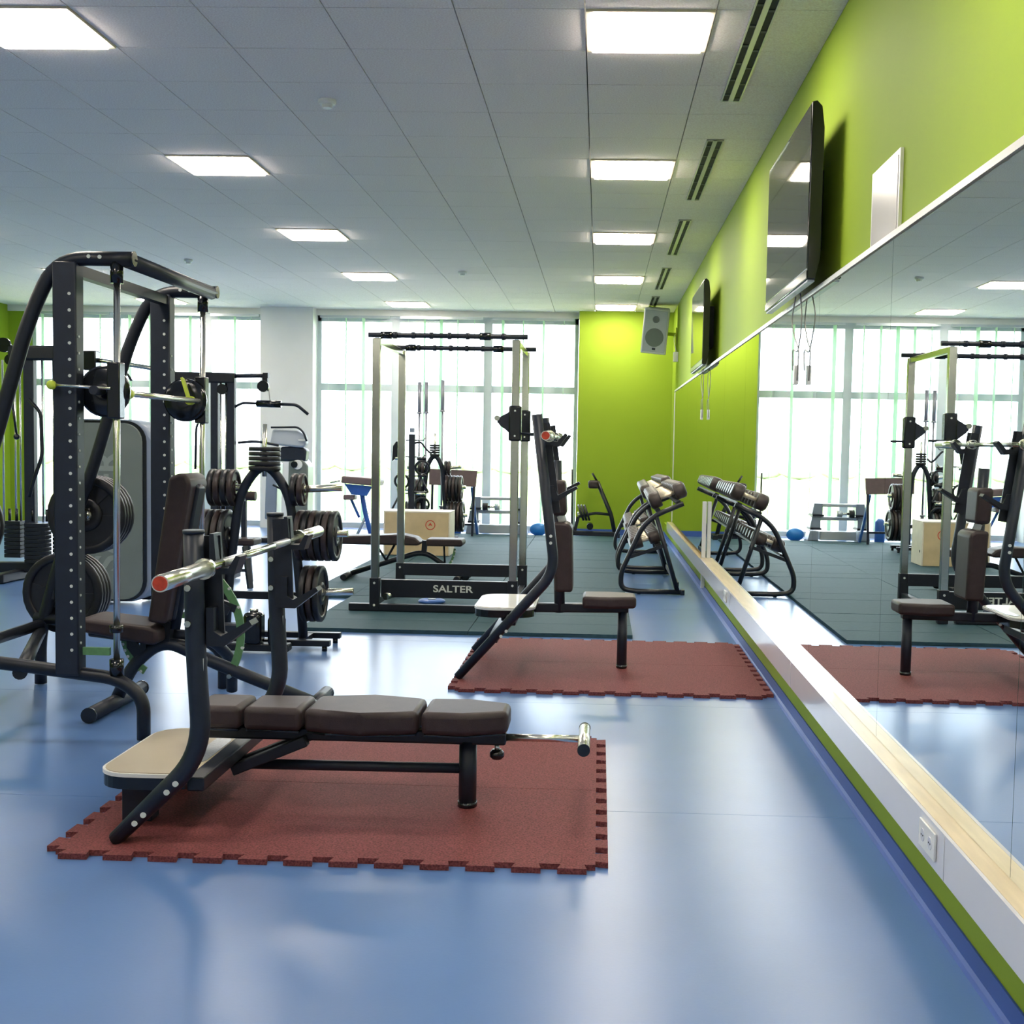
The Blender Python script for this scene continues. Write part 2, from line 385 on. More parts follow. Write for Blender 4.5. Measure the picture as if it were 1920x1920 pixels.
def socket(y, lab):
    t = thing('power_socket', lab, 'socket', (LF-.014, y, .25))
    sp = MB().box(LF-.020, LF-.013, y-.085, y+.085, .243, .323, .002).part('socket_plate', WHITEPL, t)
    for q in (-.04, .04):
        MB().cyl((LF-.0215, y+q, .283), (LF-.0195, y+q, .283), .019, 16).part('socket_well', TRUNK, sp)
        for s in (-.008, .008): MB().cyl((LF-.0225, y+q+s, .283), (LF-.021, y+q+s, .283), .0028, 8).part('socket_hole', DARKH, sp)
socket(3.58, 'white double power socket on the trunking nearest the viewer')
socket(9.4, 'white double power socket on the trunking near the far red mat')

# ------------------------------------------------------------------ things on the right wall
def tv(y0, y1, z0, z1, lab):
    t = thing('television', lab, 'television', ((.98+WX)/2, (y0+y1)/2, z0), 'wall mounted televisions')
    c = Matrix.Rotation(0, 3, 'X')
    MB().prism([(.962, z0), (.962, z1), (.985, z1+.006), (1.01, z1-.02), (1.022, z1-.12), (1.022, z0+.10), (1.0, z0-.002)], 'xz', y0, y1, .004, 2).part('housing', BLACKG, t)
    MB().box(.9595, .9615, y0+.014, y1-.014, z0+.05, z1-.014).part('screen', SCREEN, t)
    MB().box(.958, .9618, y0+.003, y1-.003, z0+.004, z0+.040).part('lower_bezel', BLACKG, t)
    MB().box(1.022, WX-.001, (y0+y1)/2-.25, (y0+y1)/2+.25, (z0+z1)/2-.2, (z0+z1)/2+.2).part('wall_bracket', NAVY, t)
    MB().box(.965, .998, y0+.01, y1-.01, z0-.012, z0-.003).part('speaker_bar', SILV, t)
tv(6.0, 7.48, 2.20, 3.02, 'large black wall television above the near mirror, nearest the viewer')
tv(12.03, 13.55, 2.19, 2.99, 'smaller looking black wall television farther along the green wall')
t = thing('notice_board', 'white framed notice board on the green wall right of the near television', 'board', (WX-.01, 5.01, 2.2))
MB().box(WX-.014, WX-.001, 4.775, 5.255, 2.20, 2.525).part('frame', ALU, t)
MB().box(WX-.0165, WX-.0145, 4.80, 5.23, 2.222, 2.503).part('poster', PAPER, t)
def cable(y, z, drop, lab):
    t = thing('hanging_cable', lab, 'cable', (MX-.03, y, z-drop))
    P = [(MX-.03, y-.05, z), (MX-.035, y-.16, z-.12), (MX-.03, y-.1, z-.22), (MX-.03, y-.02, z-.30), (MX-.03, y+.16, z-drop+.12), (MX-.03, y+.12, z-drop)]
    MB().tube(P, .0035, 6, .1).part('loop', CABLE, t)
    P = [(MX-.03, y+.10, z), (MX-.035, y+.20, z-.12), (MX-.03, y+.04, z-.24), (MX-.03, y-.06, z-drop+.1), (MX-.03, y-.03, z-drop-.06)]
    MB().tube(P, .0035, 6, .1).part('loop', CABLE, t)
    MB().box(MX-.045, MX-.02, y-.02, y+.02, z-drop-.08, z-drop+.02, .004).part('plug', WHITEPL, t)
cable(6.55, 2.19, .38, 'thin looped cable with plug hanging below the near television over the mirror')
cable(12.5, 2.17, .42, 'thin looped cable with plug hanging below the farther television')
# loudspeaker
t = thing('loudspeaker', 'white two way loudspeaker tilted down in the far right corner', 'loudspeaker', (.85, 18.5, 2.8))
R = Matrix.Translation((.80, 18.55, 3.09)) @ Matrix.Rotation(-.16, 4, 'Z') @ Matrix.Rotation(.10, 4, 'Y') @ Matrix.Rotation(.16, 4, 'X')
def xf(mb, M):
    bmesh.ops.transform(mb.bm, matrix=M, verts=mb.bm.verts[:]); return mb
xf(MB().prism([(-.19, -.14), (.19, -.14), (.15, .17), (-.15, .17)], 'xy', -.33, .33, .02), R).part('cabinet', SPKB, t)
gl = xf(MB().box(-.165, .165, -.150, -.141, -.30, .30, .004), R).part('grille', SPKG, t)
xf(MB().disc((0, -.152, -.09), (0, 1, 0), .135, .006, 24), R).part('woofer', SHROUD, gl)
xf(MB().disc((0, -.152, .17), (0, 1, 0), .05, .006, 20), R).part('tweeter', SHROUD, gl)
xf(MB().box(-.02, .03, -.156, -.150, -.27, -.24), R).part('badge', NAVY, gl)
MB().bar((.93, 18.66, 3.05), (WX-.001, 18.7, 3.05), .05).bar((WX-.012, 18.7, 2.7), (WX-.012, 18.7, 3.15), .10, .02).part('bracket', LIMEM, t)
t = thing('wall_sensor', 'small white sensor box on the green wall below the loudspeaker', 'sensor', (WX-.05, 18.3, 2.65))
MB().box(WX-.07, WX-.001, 18.2, 18.32, 2.62, 2.76, .006).part('housing', WHITEPL, t)
MB().tube([(WX-.03, 18.26, 2.76), (WX-.06, 18.4, 2.95), (WX-.03, 18.6, 3.05)], .006, 6, .08).part('lead', WHITEPL, t)

# ------------------------------------------------------------------ ceiling fittings
LROW = {-10: 'added behind viewer', -5: 'added above viewer', 0: 'nearest ahead', 5: 'second ahead', 10: 'third ahead', 15: 'fourth ahead', 20: 'fifth ahead'}
LCOL = {0: 'right row by the green wall', -5: 'middle row', -11: 'left row, partly unseen and added'}
proto = None
for (c, r) in LIGHTS:
    x0 = CX0+c*T; y0 = CY0+r*T; lab = 'square warm ceiling light panel, %s of the %s' % (LROW[r], LCOL[c])
    if proto is None:
        t = thing('ceiling_light', lab, 'light', (x0, y0, CZ), 'square recessed ceiling lights')
        a, b = .004, T-.004
        fr = MB(); w = .022
        for (p, q, u, v) in ((a, b, a, a+w), (a, b, b-w, b), (a, a+w, a+w, b-w), (b-w, b, a+w, b-w)):
            fr.box(x0+p, x0+q, y0+u, y0+v, CZ-.010, CZ+.045)
        fr.part('frame', TRIMW, t)
        i = a+w+.004
        MB().prism([(x0+p, y0+q) for p, q in ((i, i), (T-i, i), (T-i, T-i), (i, T-i))], 'xy', CZ-.024, CZ+.03, .008, 2).part('diffuser', LAMPM, t)
        proto = t
    else: dup(proto, (x0, y0, CZ), lab)
VL = ['nearest the viewer', 'second from the viewer', 'third from the viewer', 'fourth from the viewer', 'farthest, next to the loudspeaker']
for i, (a, b) in enumerate(((5.55, 7.66), (8.62, 10.68), (11.63, 13.71), (14.73, 16.72), (17.56, 19.04))):
    t = thing('slot_vent', 'long twin slot ceiling air vent, ' + VL[i], 'vent', (.74, (a+b)/2, CZ), 'ceiling slot air vents')
    MB().box(.682, .798, a, b, CZ-.004, CZ-.0005).part('slot', DARKH, t)
    fr = MB()
    for x in (.682, .726, .789): fr.box(x, x+(.028 if x == .726 else .009), a, b, CZ-.010, CZ-.0042)
    for yy in (a, b-.012): fr.box(.682, .798, yy, yy+.012, CZ-.0095, CZ-.0043)
    fr.part('rail', ALU, t)
    fr = MB(); n = 7
    for k in range(n):
        yy = a+(k+.5)*(b-a)/n
        fr.box(.692, .725, yy, yy+.03, CZ-.0075, CZ-.0045); fr.box(.755, .788, yy+.08, yy+.11, CZ-.0075, CZ-.0045)
    o = fr.part('deflectors', NAVY, t); o['kind'] = 'stuff'
for (x, y, r, lab) in ((-1.70, 7.72, .055, 'white round smoke detector on the ceiling between the near lights'), (-1.70, 15.27, .055, 'white round smoke detector on the ceiling far down the room'), (-4.83, 14.58, .05, 'tiny white ceiling sensor above the strength machines')):
    t = thing('smoke_detector', lab, 'detector', (x, y, CZ))
    MB().lathe([(0, -.002), (r, -.002), (r, -.016), (r*.86, -.028), (0, -.028)], (x, y, CZ), (0, 0, 1), 24).part('base', WHITEPL, t)
    MB().lathe([(0, -.029), (r*.62, -.029), (r*.5, -.050), (0, -.052)], (x, y, CZ), (0, 0, 1), 20).part('sensor_head', WHITEPL, t)

# ================================================================== FLOOR MATS
def side_teeth(ax, c0, c1, n, out, depth, seedv=0):
    """points along a side from c0 to c1 with n dovetail tabs pointing towards out (+1/-1); returns list of (along, off)"""
    P = []; st = (c1-c0)/n
    for i in range(n):
        a = c0+i*st; w = abs(st); s = 1 if st > 0 else -1
        P += [(a+s*w*.24, 0), (a+s*w*.17, depth*out), (a+s*w*.83-s*w*.02, depth*out), (a+s*w*.76, 0)]
    return P
def puzzle_tile(x0, x1, y0, y1, front, back, left, right, nx, ny, z=.02, dep=.042):
    P = [(x0, y0)]
    if front: P += [(a, y0-o) for a, o in side_teeth(0, x0, x1, nx, 1, dep)]
    P += [(x1, y0)]
    if right: P += [(x1+o, a) for a, o in side_teeth(0, y0, y1, ny, 1, dep)]
    P += [(x1, y1)]
    if back: P += [(a, y1+o) for a, o in side_teeth(0, x1, x0, nx, 1, dep)]
    P += [(x0, y1)]
    if left: P += [(x0-o, a) for a, o in side_teeth(0, y1, y0, ny, 1, dep)]
    return P
def red_mat(x0, x1, y0, y1, lab):
    t = thing('puzzle_mat', lab, 'mat', ((x0+x1)/2, (y0+y1)/2, 0), 'red interlocking floor mats')
    m = (y0+y1)/2
    MB().prism(puzzle_tile(x0, x1, y0, m-.0015, 1, 0, 1, 1, 12, 6), 'xy', .0005, .020).part('mat_tile', REDRUB, t)
    MB().prism(puzzle_tile(x0, x1, m+.0015, y1, 0, 1, 1, 1, 12, 6), 'xy', .0005, .020).part('mat_tile', REDRUB, t)
red_mat(-1.79, .015, 4.04, 5.83, 'red rubber puzzle mat under the flat bench press, nearest the viewer')
red_mat(-.79, .965, 6.97, 8.79, 'red rubber puzzle mat under the upright bench press, beside the mirror')
t = thing('rubber_mat', 'large dark green grey rubber floor covering under the power rack', 'mat', (-1.0, 14, 0))
nrow = 20; L0, L1 = 9.02, 18.8
xs = [(-2.17, -.93), (-.93, .27)]
for i in range(nrow):
    a = L0+(L1-L0)*i/nrow; b = L0+(L1-L0)*(i+1)/nrow
    for (u, v) in xs:
        MB().box(u+.002+random.uniform(0, .003), v-.002, a+.003, b-.003, .0005, .028+random.uniform(0, .002)).part('rubber_strip', GRNRUB, t)
# wider part behind the plate tree
for i in range(4, nrow):
    a = L0+(L1-L0)*i/nrow; b = L0+(L1-L0)*(i+1)/nrow
    MB().box(-2.62, -2.172, a+.003, b-.003, .0005, .028).part('rubber_strip', GRNRUB, t)

# ================================================================== WEIGHT PLATES, BARBELLS, DUMBBELLS
PL = {}
def plate_protos(R, th, m):
    """meshes of a grip plate of radius R about the x axis, centre at origin"""
    k = (R, th, m.name)
    if k not in PL:
        b = MB()
        h = th/2
        b.lathe([(R*.36, -h*.12), (R*.36, h*.12), (R*.82, h*.12), (R*.82, -h*.12)], (0,0,0), (1,0,0), 28)
        b.lathe([(R*.80, -h*.9), (R*.80, h*.9), (R*.86, h), (R*.97, h), (R, h*.75), (R, -h*.75), (R*.97, -h), (R*.86, -h)], (0,0,0), (1,0,0), 28)
        b.lathe([(.034, -h), (.034, h), (R*.38, h), (R*.42, h*.5), (R*.42, -h*.5), (R*.38, -h)], (0,0,0), (1,0,0), 20)
        for q in range(3):
            a = q*2*PI/3
            b.lathe([(R*.41, -h*.5), (R*.41, h*.5), (R*.81, h*.5), (R*.81, -h*.5)], (0,0,0), (1,0,0), 6, a, a+1.35)
        me = b.mesh('plate_disc', m)
        b = MB().lathe([(.026, -h*1.06), (.026, h*1.06), (.034, h*1.06), (.034, -h*1.06)], (0,0,0), (1,0,0), 14)
        PL[k] = (me, b.mesh('hub_ring', CHROME))
    return PL[k]
def plate(R, th, pos, axis, lab, group, m=None):
    a, b = plate_protos(R, th, m or IRON)
    t = thing('weight_plate', lab, 'weight plate', pos, group)
    ax = Vector(axis).normalized()
    t.rotation_euler = Vector((1,0,0)).rotation_difference(ax).to_euler()
    for nm, me in (('plate_disc', a), ('hub_ring', b)):
        o = bpy.data.objects.new(nm, me); COL.objects.link(o); o.parent = t
    return t
def barbell(y0, y1, x0, x1, z, lab, red=True):
    """olympic bar lying along y"""
    t = thing('barbell', lab, 'barbell', ((x0+x1)/2, (y0+y1)/2, z), 'barbells on the bench presses')
    L = y1-y0
    def P(y): u = (y-y0)/L; return (x0+(x1-x0)*u, y, z)
    MB().cyl(P(y0+.44), P(y1-.44), .0145, 14).part('shaft', STEEL, t)
    for s, a in ((1, y0), (-1, y1)):
        MB().cyl(P(a), P(a+s*.415), .0255, 24).part('sleeve', CHROME, t)
        MB().cyl(P(a+s*.415), P(a+s*.445), .034, 24).part('collar', STEEL, t)
        MB().cyl(P(a-s*.003), P(a+s*.002), .0215, 20).part('end_cap', REDCAP, t)
    for a in (y0+.62, y1-.86): MB().cyl(P(a), P(a+.24), .0150, 14).part('knurled_grip', TREAD, t)
    return t
barbell(3.55, 5.75, -1.26, -1.295, .978, 'chrome olympic barbell with red end racked on the flat bench press nearest the viewer')
barbell(6.62, 8.82, -.285, -.275, 1.445, 'chrome olympic barbell with red end racked high on the upright bench press')

# ------------------------------------------------------------------ pads
def pad_xy(out, z0, z1, bev=.02): return MB().prism(out, 'xy', z0, z1, bev, 3)
def sym(pts, yc):     # half outline (x, halfwidth) -> closed outline about yc
    return [(x, yc-w) for x, w in pts] + [(x, yc+w) for x, w in reversed(pts)]

# ================================================================== FLAT BENCH PRESS (nearest)
YC = 4.67
t = thing('bench_press', 'flat olympic bench press with brown pads on the nearest red mat', 'bench', (-1.0, YC, .02))
for (y, w) in ((4.14, 'near'), (5.20, 'far')):
    u = MB().tube([(-1.355, y, 1.085), (-1.35, y, .72), (-1.325, y, .33), (-1.62, y, .024)], .033, 16, .13, flat=1.25, fs=8).floor(.0203).part('upright', NAVY, t)
    MB().tube([(-1.355, y, 1.080), (-1.355, y, 1.092)], .035, 16, flat=1.25).part('upright_cap', NAVY, u)
    yy = y + (.05 if y < YC else -.05)
    b = MB(); b.bar((-1.315, yy, 1.07), (-1.30, yy, .70), .012, .075, up=(1,0,0))
    hp = b.part('hook_plate', BLACK, u)
    s = .035 if y < YC else -.035
    b = MB().prism([(-1.30,1.08),(-1.30,.945),(-1.215,.945),(-1.195,1.005),(-1.21,1.008),(-1.235,.965),(-1.275,.965),(-1.285,1.08)], 'xz', y-s*.2, y+s*2.2)
    b.part('bar_hook', BLACK, t)
    b = MB().prism([(-1.31,.83),(-1.31,.70),(-1.25,.70),(-1.155,.775),(-1.165,.79),(-1.26,.735),(-1.285,.75),(-1.285,.83)], 'xz', y-s*.2, y+s*2.2)
    b.part('safety_hook', BLACK, t)
    for q in (.96, .84): MB().cyl((-1.36, y-.052, q-.06), (-1.36, y-.040, q-.06), .011, 10).part('bolt', STEEL, u)
    for (x, z) in ((-1.405, .235), (-1.435, .205), (-1.515, .125), (-1.545, .095)):
        MB().cyl((x, y-.043, z), (x, y-.033, z), .010, 10).part('bolt', LETTER, u)
    MB().box(-1.345+.024, -1.345+.030, y-.02, y+.02, .50, .66).part('label_strip', LETTER, u)
MB().bar((-1.36, 4.17, .215), (-1.36, 5.17, .215), .06, .05, bev=.006).part('cross_member', BLACK, t)
MB().bar((-1.50, YC, .288), (-.33, YC, .288), .07, .050, bev=.008).part('main_beam', BLACK, t)
for q in (-.055, .055): MB().bar((-1.08, YC+q, .270), (-1.36, YC+q, .15), .05, .04, bev=.004).part('brace', BLACK, t)
MB().tube([(-1.36, YC, .160), (-.50, YC, .165)], .020, 14).part('lower_tube', NAVY, t)
lgp = MB().tube([(-.475, YC, .022), (-.475, YC, .275)], .034, 18, flat=1.2).part('front_leg', NAVY, t)
MB().tube([(-.475, YC, .0205), (-.475, YC, .040)], .037, 18, flat=1.2).part('leg_foot', BLACKG, lgp)
for nm, o in (('head_pad', [(-1.50,.12),(-1.315,.125)]), ('shoulder_pad', [(-1.305,.125),(-1.085,.135)]),
          ('back_pad', [(-1.075,.13),(-.99,.158),(-.86,.168),(-.73,.158),(-.648,.13)]), ('seat_pad', [(-.638,.14),(-.48,.15),(-.318,.085)])):
    pp = pad_xy(sym(o, YC), .318, .405, .022).part(nm, LEATH, t)
    pad_xy(sym([(x+(.01 if i == 0 else -.01 if i == len(o)-1 else 0), w-.012) for i, (x, w) in enumerate(o)], YC), .311, .320, .002).part('pad_board', BLACKG, pp)
MB().tube([(-.33, YC, .288), (-.045, YC, .290)], .014, 14).part('leg_bar', CHROME, t)
rl = MB().cyl((-.035, YC-.17, .290), (-.035, YC+.17, .290), .0225, 18).part('roller_tube', CHROME, t)
for s in (-1, 1): MB().cyl((-.035, YC+s*.17, .290), (-.035, YC+s*.182, .290), .0235, 18).part('roller_cap', BLACKG, rl)
MB().tube([(-.365, YC, .265), (-.365, YC, .235)], .010, 10).part('knob_stem', CHROME, t)
MB().lathe([(0, .02), (.018, .02), (.028, .008), (.028, -.008), (.018, -.018), (0, -.018)], (-.365, YC, .222), (0,0,1), 12).part('clamp_knob', BLACKG, t)
def spotter(t, x0, x1, y0, y1, z):
    def outline(g):
        pts = []; r = .115
        for (cx, cy, a0) in ((x0+r, y0+r, PI), (x1-r, y0+r, 1.5*PI), (x1-r, y1-r, 0), (x0+r, y1-r, .5*PI)):
            for k in range(8): pts.append((cx+(r+g)*math.cos(a0+k*PI/14), cy+(r+g)*math.sin(a0+k*PI/14)))
        return pts
    se = MB().prism(outline(0), 'xy', z-.060, z-.010).part('step_edge', BLACKG, t)
    MB().prism(outline(.004), 'xy', z-.016, z-.003).part('step_rim', WHITEPL, se)
    MB().prism(outline(-.006), 'xy', z-.003, z).part('step_plate', STEP, se)
    MB().prism([(x1-.085, y0+.16), (x1-.045, y0+.13), (x1-.018, y0+.20), (x1-.018, y1-.20), (x1-.045, y1-.13), (x1-.085, y1-.16)], 'xy', z, z+.002).part('step_tread', TREAD, se, 'textured silver tread strip')
spotter(t, -1.755, -1.395, 4.27, 4.97, .222)
MB().box(-1.69, -1.58, 4.36, 4.44, .021, .165, .006).part('step_post', NAVY, t)
MB().box(-1.69, -1.58, 4.80, 4.88, .021, .165, .006).part('step_post', NAVY, t)

# ================================================================== UPRIGHT BENCH PRESS (on the second mat)
YC = 7.72
t = thing('bench_press', 'upright shoulder bench press with tall back pads on the second red mat beside the mirror', 'bench', (-.2, YC, .02))
for y in (7.24, 8.22):
    u = MB().tube([(-.365, y, 1.57), (-.245, y, .66), (-.80, y, .024)], .031, 16, .11, flat=1.2, fs=8).floor(.0203).part('upright', NAVY, t)
    s = 1 if y < YC else -1
    MB().bar((-.325, y+s*.04, 1.52), (-.255, y+s*.04, 1.00), .012, .07, up=(1,0,0)).part('hook_plate', BLACK, u)
    MB().prism([(-.335,1.52),(-.31,1.395),(-.235,1.385),(-.185,1.455),(-.20,1.465),(-.245,1.415),(-.285,1.42),(-.305,1.52)], 'xz', y+s*.01, y+s*.085).part('bar_hook', BLACK, t)
    MB().prism([(-.285,1.16),(-.27,1.07),(-.235,1.07),(-.12,1.145),(-.13,1.16),(-.235,1.105),(-.26,1.16)], 'xz', y+s*.01, y+s*.085).part('safety_hook', BLACK, t)
    MB().cyl((-.27, y-.043, .87), (-.27, y-.034, .87), .009, 10).part('bolt', LETTER, u)
    for (x, z) in ((-.27, .83), (-.52, .31), (-.55, .28)): MB().cyl((x, y-.043, z), (x, y-.034, z), .009, 10).part('bolt', LETTER, u)
MB().bar((-.50, 7.26, .36), (-.50, 8.20, .36), .06, .05, bev=.006).part('cross_member', BLACK, t)
MB().bar((-.58, YC, .385), (.20, YC, .395), .07, .055, bev=.008).part('main_beam', BLACK, t)
MB().tube([(-.225, YC, .36), (-.235, YC, .60), (-.265, YC, 1.30)], .033, 14, .1, flat=1.1).part('back_post', NAVY, t)
MB().prism([(-.255,.50),(-.145,.50),(-.155,.90),(-.185,.925),(-.272,.925)], 'xz', YC-.14, YC+.14, .024).part('lower_back_pad', LEATH, t)
MB().prism([(-.285,.965),(-.190,.965),(-.200,1.18),(-.298,1.185)], 'xz', YC-.12, YC+.12, .024).part('upper_back_pad', LEATH, t)
MB().bar((-.215, YC, .925), (-.230, YC, .965), .10, .05).part('pad_bracket', CHROME, t)
pad_xy(sym([(-.085,.15),(.08,.16),(.245,.11)], YC), .405, .478, .02).part('seat_pad', LEATH, t)
lgp = MB().tube([(.165, YC, .022), (.165, YC, .375)], .031, 18, flat=1.2).part('front_leg', NAVY, t)
MB().tube([(.165, YC, .0205), (.165, YC, .040)], .034, 18, flat=1.2).part('leg_foot', BLACKG, lgp)
spotter(t, -.73, -.37, 7.37, 8.07, .425)
MB().tube([(-.56, YC, .36), (-.56, YC, .30)], .03, 12).part('step_post', NAVY, t)
MB().bar((-.60, 7.26, .255), (-.60, 8.20, .255), .05, .05, bev=.005).part('rear_cross_member', BLACK, t)
t = thing('spring_clip', 'small wire spring collar clipped on the bar of the upright bench press', 'clip', (-.28, 8.0, 1.445))
MB().tube([(-.28+.028*math.cos(a*.5), 8.0+a*.0025, 1.445+.028*math.sin(a*.5)) for a in range(0, 28)], .003, 6).part('coil', CHROME, t)

# ================================================================== SMITH MACHINE
YN, YF = 5.64, 6.87
t = thing('smith_machine', 'tall black smith machine with chrome guide rods at the left', 'weight machine', (-2.4, 6.25, 0))
for y in (YN, YF):
    MB().tube([(-2.12, y, 2.20), (-2.47, y, 2.20), (-2.60, y, 1.93), (-2.80, y, 1.26), (-3.02, y, .66), (-3.12, y, .30), (-3.12, y, .005)], .033, 16, .14, fs=7).part('curved_frame_tube', BLACK, t)
    MB().cyl((-2.118, y, 2.20), (-2.112, y, 2.20), .0345, 18).part('tube_cap', BLACKG, t)
    u = MB().box(-2.475, -2.365, y-.045, y+.045, .30, 2.18, .008).part('upright', NAVY, t)
    MB().tube([(-3.15, y, .375), (-2.75, y, .345), (-2.20, y, .285), (-2.08, y, .20), (-2.08, y, .004)], .031, 16, .14, fs=8).part('base_tube', BLACK, t)
    for k in range(23):
        z = .42 + k*.0735
        MB().cyl((-2.395, y-.0475, z), (-2.395, y-.044, z), .0075, 8).part('peg_hole', LETTER, u)
    for k in range(20):
        z = .45 + k*.0735
        MB().cyl((-2.366, y-.02, z), (-2.361, y-.02, z), .006, 8).part('side_hole', LETTER, u)
    gr = MB().cyl((-2.205, y, .30), (-2.195, y, 2.17), .0150, 16).part('guide_rod', CHROME, t)
    MB().cyl((-2.195, y, 2.09), (-2.195, y, 2.185), .029, 14).part('rod_top_collar', BLACKG, gr)
    MB().cyl((-2.205, y, .30), (-2.205, y, .375), .032, 14).part('rod_bottom_collar', BLACKG, gr)
    MB().cyl((-2.205, y, .50), (-2.205, y, .535), .030, 14).part('rod_stop', BLACKG, gr)
    for (x, z) in ((-2.31, 2.205), (-2.26, 2.203)): MB().cyl((x, y-.037, z), (x, y-.031, z), .009, 8).part('bolt', LETTER, t)
    s = 1 if y > 6 else -1
    ca = MB().box(-2.232, -2.172, y-.035, y+.035, 1.48, 1.735, .006).part('carriage', BLACKG, t)
    MB().lathe([(0, -.02), (.05, -.02), (.10, -.016), (.118, -.008), (.118, .012), (.09, .02), (0, .02)], (-2.275, y+.055*(-s), 1.605), (0,1,0), 26).part('hook_disc', BLACKG, ca)
    MB().cyl((-2.275, y-.08*(-s), 1.605), (-2.275, y+.02, 1.605), .02, 12).part('hook_shaft', NAVY, ca)
    MB().bar((-2.36, y, .41), (-2.235, y, .41), .02, .035).part('rod_bracket', GREENM, t)
MB().tube([(-2.147, YN, 2.195), (-2.147, YF, 2.195)], .036, 16).part('top_cross_tube', NAVY, t)
MB().bar((-2.40, YN+.04, 2.15), (-2.40, YF-.04, 2.15), .05, .05).part('upper_cross_bar', BLACK, t)
MB().tube([(-2.70, YN, .335), (-2.95, YN-.0, .335)], .01, 6).part('stub', BLACK, t)
MB().tube([(-2.66, YN, .30), (-3.12, YF, .30)], .033, 14).part('base_cross_tube', BLACK, t)
MB().tube([(-3.11, YN+.03, .34), (-3.11, YF-.03, .34)], .03, 14).part('rear_cross_tube', BLACK, t)
MB().cyl((-2.205, YN+.02, 1.60), (-2.195, YF-.02, 1.60), .0145, 14).part('smith_bar', CHROME, t)
for (y, s) in ((YN+.17, 1), (YF-.17, -1)):
    MB().cyl((-2.21, y-.02, 1.60), (-2.21, y+.02, 1.60), .024, 14).part('bar_lug', LIMEM, t)
    MB().bar((-2.215, y, 1.60), (-2.245-.02, y-.04*s, 1.72), .012, .035, up=(0,1,0)).part('catch_lever', LIMEM, t)
MB().tube([(-2.21, YN-.045, 1.615), (-2.44, YN-.09, 1.625)], .007, 8).part('release_rod', CHROME, t)
MB().sphere((-2.46, YN-.09, 1.625), .022, u=10, v=8).part('release_knob', LIMEM, t)
for (x, z, y) in ((-2.88, .955, YF), (-3.02, .51, YF), (-2.90, .99, YN), (-3.05, .55, YN)):
    s = 1 if y > 6 else -1
    MB().cyl((x, y+s*.02, z), (x, y+s*.34, z), .024, 16).part('plate_horn', CHROME, t)
    MB().bar((x-.01, y, z), (-2.86 if z > .8 else x-.03, y, z), .05).part('horn_bracket', BLACK, t)
for nm, x, z, y, s, n, R in (('upper far side', -2.88, .955, YF, 1, 4, .222), ('lower far side', -3.02, .51, YF, 1, 4, .228), ('upper near side', -2.90, .99, YN, -1, 2, .205), ('lower near side', -3.05, .55, YN, -1, 2, .2)):
    for k in range(n):
        plate(R, .034, (x, y+s*(.07+k*.042), z), (0, 1, 0), 'black weight plate, %s out on the %s horn of the smith machine' % (ORDN[k], nm.replace(' side', '')), 'plates stored on the smith machine')

# ================================================================== ADJUSTABLE BENCHES
def adj_pads(t, seat, back):
    MB().prism(seat[0], 'xz', seat[1], seat[2], .022).part('seat_pad', LEATH, t)
    MB().prism(back[0], 'xz', back[1], back[2], .026).part('back_pad', LEATH, t)
YC = 6.30
t = thing('adjustable_bench', 'adjustable bench with raised brown backrest inside the smith machine', 'bench', (-2.0, YC, 0))
adj_pads(t, ([(-2.60,.415),(-2.24,.355),(-2.20,.36),(-2.20,.435),(-2.24,.45),(-2.58,.485),(-2.62,.47)], YC-.15, YC+.15),
         ([(-2.255,.47),(-2.16,.46),(-2.03,1.17),(-2.05,1.215),(-2.09,1.225),(-2.145,1.20)], YC-.14, YC+.14))
MB().tube([(-2.05, YC, 1.17), (-2.16, YC, .42)], .028, 14).part('back_rail', NAVY, t)
MB().prism([(-2.175,.47),(-2.145,.47),(-2.015,1.15),(-2.045,1.17)], 'xz', YC-.05, YC+.05, .01).part('back_board', NAVY, t)
MB().tube([(-1.44, YC, .055), (-1.97, YC, .255), (-2.22, YC, .365), (-2.38, YC, .23), (-2.46, YC, .055)], .033, 16, .16, fs=8).part('spine_tube', NAVY, t)
MB().tube([(-2.60, YC, .395), (-2.20, YC, .35), (-2.05, YC, .33)], .026, 12, .1).part('seat_rail', BLACK, t)
MB().tube([(-2.20, YC+.05, .38), (-2.02, YC+.12, .36), (-1.95, YC+.30, .22), (-1.97, YC+.36, .035)], .030, 14, .14, fs=7).part('rear_stay', NAVY, t)
MB().bar((-2.22, YC, .36), (-2.21, YC, .46), .06, .08).part('hinge_bracket', BLACK, t)
def arc(t, cx, cz, R, a0, a1, y0, y1, w=.040, th=.008, n=12, name='angle_scale'):
    P = []
    for k in range(n+1):
        a = a0+(a1-a0)*k/n; P.append((cx+R*math.cos(a), cz+R*math.sin(a)))
    for k in range(n, -1, -1):
        a = a0+(a1-a0)*k/n; P.append((cx+(R-w)*math.cos(a), cz+(R-w)*math.sin(a)))
    MB().prism(P, 'xz', y0, y1).part(name, GREENM, t, 'green curved scale bar')
    for k in (1, 3, 5, 7, 9, 11):
        a = a0+(a1-a0)*k/n; q = R-w*.15
        MB().cyl((cx+q*math.cos(a), y0-.002, cz+q*math.sin(a)), (cx+q*math.cos(a), y1+.002, cz+q*math.sin(a)), .008, 8).part('scale_notch', LETTER, t)
arc(t, -2.21, .40, .415, 1.0, -.56, YC-.012, YC+.0)
MB().bar((-2.10, YC, .62), (-1.84, YC, .53), .03, .04).part('scale_arm', BLACK, t)
MB().prism([(-1.99,.70),(-1.92,.70),(-1.92,.57),(-1.86,.54),(-1.88,.50),(-1.96,.50),(-2.0,.58)], 'xz', YC-.03, YC-.02).part('pull_bracket', BLACK, t)
